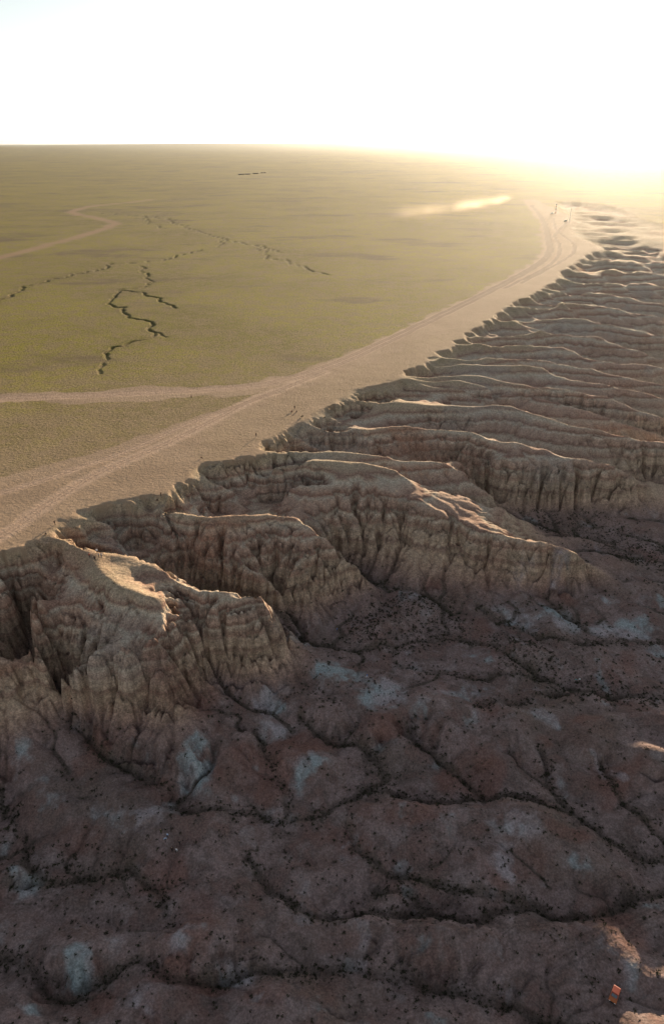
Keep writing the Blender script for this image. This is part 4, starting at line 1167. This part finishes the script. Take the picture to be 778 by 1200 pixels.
bodies = {p: body_mesh(p) for p in ('stand', 'walk', 'sit')}
R_ON, F_ON = "people scattered along the sunlit rim", "people walking on the shaded badlands floor"
PEOPLE = [   # photo place of the feet, pose, facing, top, trousers, label, group
    (65, 615.5, 'stand', 200, 'black', 'black', "person in black standing alone on the bare plateau just above the nearest spur", R_ON),
    (55, 626.5, 'sit', 150, 'charcoal', 'black', "person in dark clothes sitting where the nearest spur leaves the plateau", R_ON),
    (105.5, 654, 'stand', 160, 'red', 'black', "person in rust red top and black trousers standing on the nearest spur", R_ON),
    (112, 657, 'stand', 190, 'black', 'black', "person all in black standing nearest the camera in the group on the spur", R_ON),
    (114.2, 648.5, 'stand', 180, 'white', 'charcoal', "person in white top and dark trousers standing at the back of the spur group", R_ON),
    (116.6, 653.5, 'stand', 140, 'grey', 'charcoal', "person in grey top and charcoal trousers standing mid group on the spur", R_ON),
    (119.6, 653.5, 'walk', 230, 'grey', 'denim', "person in grey top and blue jeans walking at the outer end of the spur group", R_ON),
    (189.2, 582.5, 'stand', 170, 'brown', 'black', "person in brown top standing at the rim above the second spur", R_ON),
    (185, 586.8, 'sit', 140, 'black', 'black', "person in black sitting at the rim below the standing person in brown", R_ON),
    (236, 537, 'sit', 250, 'brown', 'black', "person in brown top sitting at a gully head on the rim", R_ON),
    (300.3, 512, 'stand', 210, 'black', 'charcoal', "person in black top standing alone between the dirt road and the rim", R_ON),
    (345.3, 479.5, 'stand', 180, 'black', 'black', "person in black standing with two seated people near the road fork", R_ON),
    (341.8, 483, 'sit', 200, 'red', 'charcoal', "person in rust red top sitting beside the standing person near the fork", R_ON),
    (348, 483, 'sit', 130, 'charcoal', 'black', "person in charcoal sitting beside the standing person near the fork", R_ON),
    (224.6, 467, 'walk', 260, 'charcoal', 'black', "person in charcoal walking on the grass just below the left dirt road", R_ON),
    (395, 740.5, 'walk', 100, 'blue', 'charcoal', "person in blue top walking by the wash under the second spur", F_ON),
    (430, 794.5, 'walk', 120, 'blue', 'white', "person in blue top and white trousers on the path below the tip", F_ON),
    (438.7, 801.5, 'stand', 200, 'black', 'black', "person in black standing beside the person in blue on the low ridge", F_ON),
    (507, 825.5, 'stand', 180, 'black', 'charcoal', "person in black top standing on the knoll of the low ridge", F_ON),
    (558.5, 829, 'walk', 90, 'charcoal', 'black', "person in charcoal walking alone along the low ridge on the floor", F_ON),
    (674.3, 797.5, 'sit', 160, 'teal', 'charcoal', "person in teal top sitting in the scrubby wash", F_ON),
    (678, 799.5, 'stand', 190, 'white', 'olive', "person in white top standing in the scrubby wash beside the one in teal", F_ON),
    (189.4, 977, 'stand', 170, 'olive', 'olive', "person in olive clothes standing at the edge of the valley group", F_ON),
    (197, 982, 'stand', 150, 'sky', 'charcoal', "person in pale blue top standing at the back of the valley group", F_ON),
    (194.4, 986.5, 'walk', 220, 'sky', 'black', "person in pale blue top and black trousers walking in the valley group", F_ON),
    (211.2, 991, 'stand', 200, 'charcoal', 'black', "person in charcoal standing apart beside the valley group", F_ON),
    (202.5, 998.5, 'stand', 180, 'black', 'black', "person in black standing next to the one in white in the valley", F_ON),
    (207.6, 999.5, 'walk', 170, 'white', 'black', "person in white top and black trousers walking across the valley floor", F_ON),
]
for (px, py, pose, face, top, leg, lab, grp) in PEOPLE:
    p = at(px, py)
    o = put("person", bodies[pose][0], None, p, math.radians(face))
    for i, mm in enumerate((M['skin'], M[top], M[leg], M['shoe'])):
        o.material_slots[i].link = 'OBJECT'; o.material_slots[i].material = mm
    o.scale = (1.1, 1.1, 1.1)
    put("hair", bodies[pose][1], o)
    tag(o, lab, "person", grp)

# ------------------------------------------------------------------ vehicles
def car_parts(kind):
    """Side outlines swept across the width, then wheels, glass, lamps; x is across, y is forward."""
    van = kind == 'van'
    Lh, Wd, Ht = (2.5, 0.98, 2.15) if van else (1.9, 0.86, 1.62)
    parts = []

    def sweep(outline, w0, w1, crown, zs_):
        bm = bmesh.new(); rows = []
        for x_, k_ in ((-w1, 1), (-w0, 0), (w0, 0), (w1, 1)):
            pass
        cols = []
        for x_, sc in ((-w0, .97), (-w0 * .9, 1.0), (0, 1.0 + crown), (w0 * .9, 1.0), (w0, .97)):
            cols.append([bm.verts.new((x_, y_ * (sc if abs(x_) > w0 * .95 else 1), zs_ + (z_ - zs_) * sc)) for y_, z_ in outline])
        n = len(outline)
        for a, b in zip(cols[:-1], cols[1:]):
            for k_ in range(n): bm.faces.new((a[k_], b[k_], b[(k_ + 1) % n], a[(k_ + 1) % n]))
        bm.faces.new(cols[0]); bm.faces.new(cols[-1][::-1])
        bmesh.ops.recalc_face_normals(bm, faces=bm.faces[:])
        return bm
    if van:
        body = [(-Lh, .38), (-Lh - .02, 1.0), (-Lh + .03, 1.15), (1.55, 1.15), (2.25, 1.02), (Lh, .85), (Lh + .03, .45), (2.0, .34), (-2.0, .34)]
        cabin = [(-Lh + .04, 1.151), (-Lh + .14, 2.02), (-Lh + .3, Ht), (.9, Ht), (1.15, 2.05), (1.78, 1.151)]
        win = [(-1.9, 1.28, -.75, 1.85), (-.6, 1.28, .35, 1.85), (.5, 1.28, 1.15, 1.8)]
        ws = ((1.70, 1.27), (1.26, 1.97)); rw = ((-Lh + .06, 1.3), (-Lh + .14, 1.9)); wy = (-1.55, 1.6)
    else:
        body = [(-Lh, .42), (-Lh - .02, .75), (-Lh + .05, 1.0), (.75, 1.0), (1.5, .95), (Lh - .04, .84), (Lh + .02, .45), (1.6, .34), (-1.6, .34)]
        cabin = [(-Lh + .08, 1.001), (-Lh + .30, 1.50), (-Lh + .5, Ht), (.15, Ht), (.32, 1.56), (.95, 1.001)]
        win = [(-1.25, 1.09, -.5, 1.46), (-.38, 1.09, .35, 1.46)]
        ws = ((.86, 1.08), (.40, 1.51)); rw = ((-Lh + .12, 1.1), (-Lh + .3, 1.48)); wy = (-1.18, 1.2)
    parts.append(("body", sweep(body, Wd, Wd, .01, .6), 'paint', .02))
    parts.append(("cabin", sweep(cabin, Wd * .88, Wd, .012, 1.1), 'roof', .02))
    def pane(y0, z0_, y1, z1_, w):
        bm = bmesh.new(); a = Vector((0, y0, z0_)); b = Vector((0, y1, z1_)); n = Vector((0, (b - a).z, -(b - a).y)).normalized()
        if (n.y > 0) != (y0 > 0): n = -n
        vs = [bm.verts.new(Vector((x_, 0, 0)) + q + n * o_) for o_ in (-.01, .022) for q, x_ in ((a, -w), (a, w), (b, w * .92), (b, -w * .92))]
        for f in ((0, 1, 2, 3), (7, 6, 5, 4), (0, 4, 5, 1), (1, 5, 6, 2), (2, 6, 7, 3), (3, 7, 4, 0)): bm.faces.new([vs[i] for i in f])
        bmesh.ops.recalc_face_normals(bm, faces=bm.faces[:]); return bm
    parts.append(("windscreen", pane(ws[0][0] + .01, ws[0][1], ws[1][0] + .01, ws[1][1], Wd * .74), 'glass', 0))
    parts.append(("rear_window", pane(rw[0][0] - .02, rw[0][1], rw[1][0] - .02, rw[1][1], Wd * .68), 'glass', 0))
    for s in (-1, 1):
        for (a, b, c, d) in win:
            bm = bmesh.new(); xw = s * Wd * .885; bm_box(bm, min(xw, xw + s * .012), max(xw, xw + s * .012), a, c, b, d); parts.append(("side_window", bm, 'glass', 0))
        bm = bmesh.new(); bm_box(bm, s * Wd * .68 - .14, s * Wd * .68 + .14, Lh - .02, Lh + .06, .66, .82); parts.append(("headlight", bm, 'lamp', .015))
        bm = bmesh.new(); bm_box(bm, s * Wd * .82 - .07, s * Wd * .82 + .07, -Lh - .05, -Lh + .02, .68, .95); parts.append(("tail_light", bm, 'tail', .015))
        bm = bmesh.new(); bm_box(bm, s * (Wd + .10) - .09, s * (Wd + .10) + .09, wy[1] - .45, wy[1] - .36, 1.0, 1.14); parts.append(("wing_mirror", bm, 'trim', .02))
    for yb, nm in ((Lh + .03, "front_bumper"), (-Lh - .05, "rear_bumper")):
        bm = bmesh.new(); bm_box(bm, -Wd * .97, Wd * .97, yb - .07, yb + .07, .36, .58); parts.append((nm, bm, 'trim', .03))
    bm = bmesh.new(); bm_box(bm, -Wd * .45, Wd * .45, Lh + .0, Lh + .045, .62, .80); parts.append(("grille", bm, 'trim', .01))
    wheels = []
    for s in (-1, 1):
        for y_ in wy:
            tb = bmesh.new(); bm_tube(tb, (s * (Wd - .16), y_, .34), (s * (Wd + .05), y_, .34), .34, .34, 18)
            rb = bmesh.new(); bm_tube(rb, (s * (Wd - .1), y_, .34), (s * (Wd + .065), y_, .34), .20, .19, 12); wheels.append((tb, rb))
    return parts, wheels


def build_car(name, kind, look, loc, rz, label, group=None):
    root = put(name, None, None, loc, rz); root.empty_display_size = .5
    parts, wheels = car_parts(kind)
    for nm, bm, mk, bv in parts: put(nm, from_bm(nm, bm, look.get(mk, M.get(mk)), bv), root)
    for tb, rb in wheels:
        w = put("wheel", from_bm("wheel", tb, M['rubber'], .03), root); put("rim", from_bm("rim", rb, M['rim'], 0), w)
    tag(root, label, "car" if kind == 'car' else "van", group)
    root.scale = (.88, .88, .88) if kind == 'car' else (1, 1, 1)
    return root


def copy_tree(o, parent=None):
    c = o.copy(); COL.objects.link(c)
    if parent is not None: c.parent = parent
    for ch in list(o.children): copy_tree(ch, c)
    return c


p = at(719, 1168)
build_car("small_car", 'car', dict(paint=M['orange'], roof=M['rustroof']), (p[0], p[1], p[2] + .02), math.pi - math.atan2(p[0], p[1]), "small orange car with a dark red roof parked on the shaded badlands floor")
p = at(646.3, 250.5)
van = build_car("white_van", 'van', dict(paint=M['whitepaint'], roof=M['whitepaint']), (p[0], p[1], float(ground_z(p[0], p[1])[0])), math.radians(70), "white van parked beside the banded mast farther along the road", "white vans by the masts")
p = at(662, 259.5)
v2 = copy_tree(van); v2.location = p; v2.rotation_euler = (0, 0, math.radians(120)); v2['label'] = "white van parked beside the taller slender pale mast at the road bend"

# ------------------------------------------------------------------ masts at the far bend of the road
def mast(loc, h, w, band, label):
    root = put("lattice_mast", None, None, loc)
    bm = bmesh.new(); bm_box(bm, -w * 1.1, w * 1.1, -w * 1.1, w * 1.1, -.6, .3); put("concrete_base", from_bm("concrete_base", bm, M['concrete'], .04), root)
    nb = 6; leg = [(math.cos(a), math.sin(a)) for a in (math.pi / 2, math.pi * 7 / 6, math.pi * 11 / 6)]
    rad = lambda z_: w * (1 - .45 * z_ / h)
    for k in range(nb):
        za, zb = .3 + (h - .3) * k / nb, .3 + (h - .3) * (k + 1) / nb
        bm = bmesh.new()
        for i in range(3):
            a = leg[i]; b = leg[(i + 1) % 3]
            bm_tube(bm, (a[0] * rad(za), a[1] * rad(za), za), (a[0] * rad(zb), a[1] * rad(zb), zb), .10, .10, 6)
            for q in range(2):
                z1_, z2_ = za + (zb - za) * q / 2, za + (zb - za) * (q + 1) / 2
                bm_tube(bm, (a[0] * rad(z1_), a[1] * rad(z1_), z1_), (b[0] * rad(z2_), b[1] * rad(z2_), z2_), .05, .05, 4)
                bm_tube(bm, (a[0] * rad(z2_), a[1] * rad(z2_), z2_), (b[0] * rad(z2_), b[1] * rad(z2_), z2_), .045, .045, 4)
        put("mast_section", from_bm("mast_section", bm, M['mastwhite'] if (k % 2 or not band) else M['mastred']), root)
    if band:
        for k, zz in ((0, h * .52), (1, h - .5)):
            bm = bmesh.new()
            for i in range(3):
                a = leg[i]; bm_box(bm, a[0] * w * .9 - .28, a[0] * w * .9 + .28, a[1] * w * .9 - .28, a[1] * w * .9 + .28, zz - 1.0, zz + 1.0)
            put("panel_antenna", from_bm("panel_antenna", bm, M['mastwhite'], .06), root)
    bm = bmesh.new(); bm_tube(bm, (0, 0, h - .1), (0, 0, h + 2.2), .09, .05, 6); put("aerial_rod", from_bm("aerial_rod", bm, M['mastwhite']), root)
    tag(root, label, "mast", "lattice masts at the far bend of the dirt road")


p = at(650.3, 250.0); mast((p[0], p[1], float(ground_z(p[0], p[1])[0])), 14.5, 1.1, True, "red and white banded mast with panel antennas beyond the road bend")
p = at(666.6, 260.5); mast((p[0], p[1], float(ground_z(p[0], p[1])[0])), 19.5, .8, False, "tall slender white mast nearer the camera at the road bend")

# ------------------------------------------------------------------ low dark buildings far out on the plain
SHEDS = [(283, 204.3, 24, "longest dark low shed at the near end of the row far out on the plain"), (290.5, 204, 19, "dark low shed second in the row far out on the plain"), (299.5, 203.2, 22, "dark low shed third in the row with a gap before it"),
         (307, 202.3, 8, "tiny dark hut after the long sheds of the far row"), (310.3, 202.2, 8, "tiny dark hut at the far end of the row on the plain")]
for px, py, L_, lab in SHEDS:
    p = P(px, py, 0); g0 = float(ground_z(p[0], p[1])[0]); wd = 7 if L_ > 10 else 5; ht = 2.6 if L_ > 10 else 2.2
    root = put("low_shed", None, None, (p[0], p[1], g0), math.radians(4))
    bm = bmesh.new(); bm_box(bm, -L_ / 2, L_ / 2, -wd / 2, wd / 2, -1, ht); put("wall", from_bm("wall", bm, M['shedwall']), root)
    bm = bmesh.new()
    vs = [bm.verts.new(q) for q in ((-L_ / 2 - .4, -wd / 2 - .5, ht + .02), (L_ / 2 + .4, -wd / 2 - .5, ht + .02), (L_ / 2 + .4, wd / 2 + .5, ht + .02), (-L_ / 2 - .4, wd / 2 + .5, ht + .02), (-L_ / 2 - .4, 0, ht + 1.1), (L_ / 2 + .4, 0, ht + 1.1))]
    for f in ((3, 2, 1, 0), (0, 1, 5, 4), (2, 3, 4, 5), (0, 4, 3), (1, 2, 5)): bm.faces.new([vs[i] for i in f])
    put("roof", from_bm("roof", bm, M['shedroof']), root)
    bm = bmesh.new(); bm_box(bm, -1.3, 1.3, -wd / 2 - .06, -wd / 2 + .05, 0, 2.0); put("door", from_bm("door", bm, M['door'], .02), root)
    tag(root, lab, "shed", "row of low dark sheds far out on the plain")

# ------------------------------------------------------------------ dust thrown up on the far track
def dust():
    hd = np.array(P(597, 235, 0)[:2]); tl = np.array(P(425, 266, 0)[:2])
    mid = (hd + tl) / 2; d = hd - tl; L_ = float(np.hypot(*d)); ang = math.atan2(d[1], d[0])
    bm = bmesh.new(); bmesh.ops.create_uvsphere(bm, u_segments=24, v_segments=12, radius=1)
    for v in bm.verts:
        t = v.co.x
        v.co = Vector((t * L_ * .54, v.co.y * (75 - 40 * t), v.co.z * (20 - 7 * t) + 9))
    g = NT_("airborne_dust"); tc = g.n("TexCoord"); sp = g.n("SeparateXYZ"); g.l(tc.outputs['Object'], sp.inputs[0])
    s = g.math('DIVIDE', sp.outputs[0], L_ * .5)
    wid = g.math('MULTIPLY_ADD', s, -22.0, 36.0)
    r2 = g.math('POWER', g.math('DIVIDE', sp.outputs[1], wid), 2.0)
    h2 = g.math('POWER', g.math('DIVIDE', g.math('SUBTRACT', sp.outputs[2], 3.0), g.math('MULTIPLY_ADD', s, -2.0, 7.5)), 2.0)
    fall = g.math('EXPONENT', g.math('MULTIPLY', g.math('ADD', r2, h2), -1.0))
    n_ = g.noise(tc.outputs['Object'], 0.016, 5, 0.62)
    body_ = g.math('MULTIPLY', fall, g.maprange(n_, 0.36, 0.70))
    along = g.math('ADD', g.math('MULTIPLY', g.maprange(s, -1.0, 0.95), 0.9), g.math('MULTIPLY', g.maprange(s, 0.80, 0.93), 1.2))
    ends = g.math('MULTIPLY', g.maprange(s, 1.0, 0.93), g.maprange(s, -1.02, -0.5))
    den = g.math('MULTIPLY', g.math('MULTIPLY', body_, g.math('MULTIPLY', along, ends)), 0.0085)
    pv = g.n("VolumePrincipled"); pv.inputs['Color'].default_value = (1.0, .86, .70, 1); pv.inputs['Anisotropy'].default_value = .45
    g.l(den, pv.inputs['Density']); g.t.links.new(pv.outputs[0], g.out.inputs[1])
    try: g.m.cycles.volume_step_rate = 0.15
    except Exception: pass
    o = put("dust_cloud", from_bm("dust_cloud", bm, g.m), None, (mid[0], mid[1], 2.0), ang)
    tag(o, "pale plume of dust drifting over the far grassland beside the road", "dust cloud", kind='stuff')


dust()
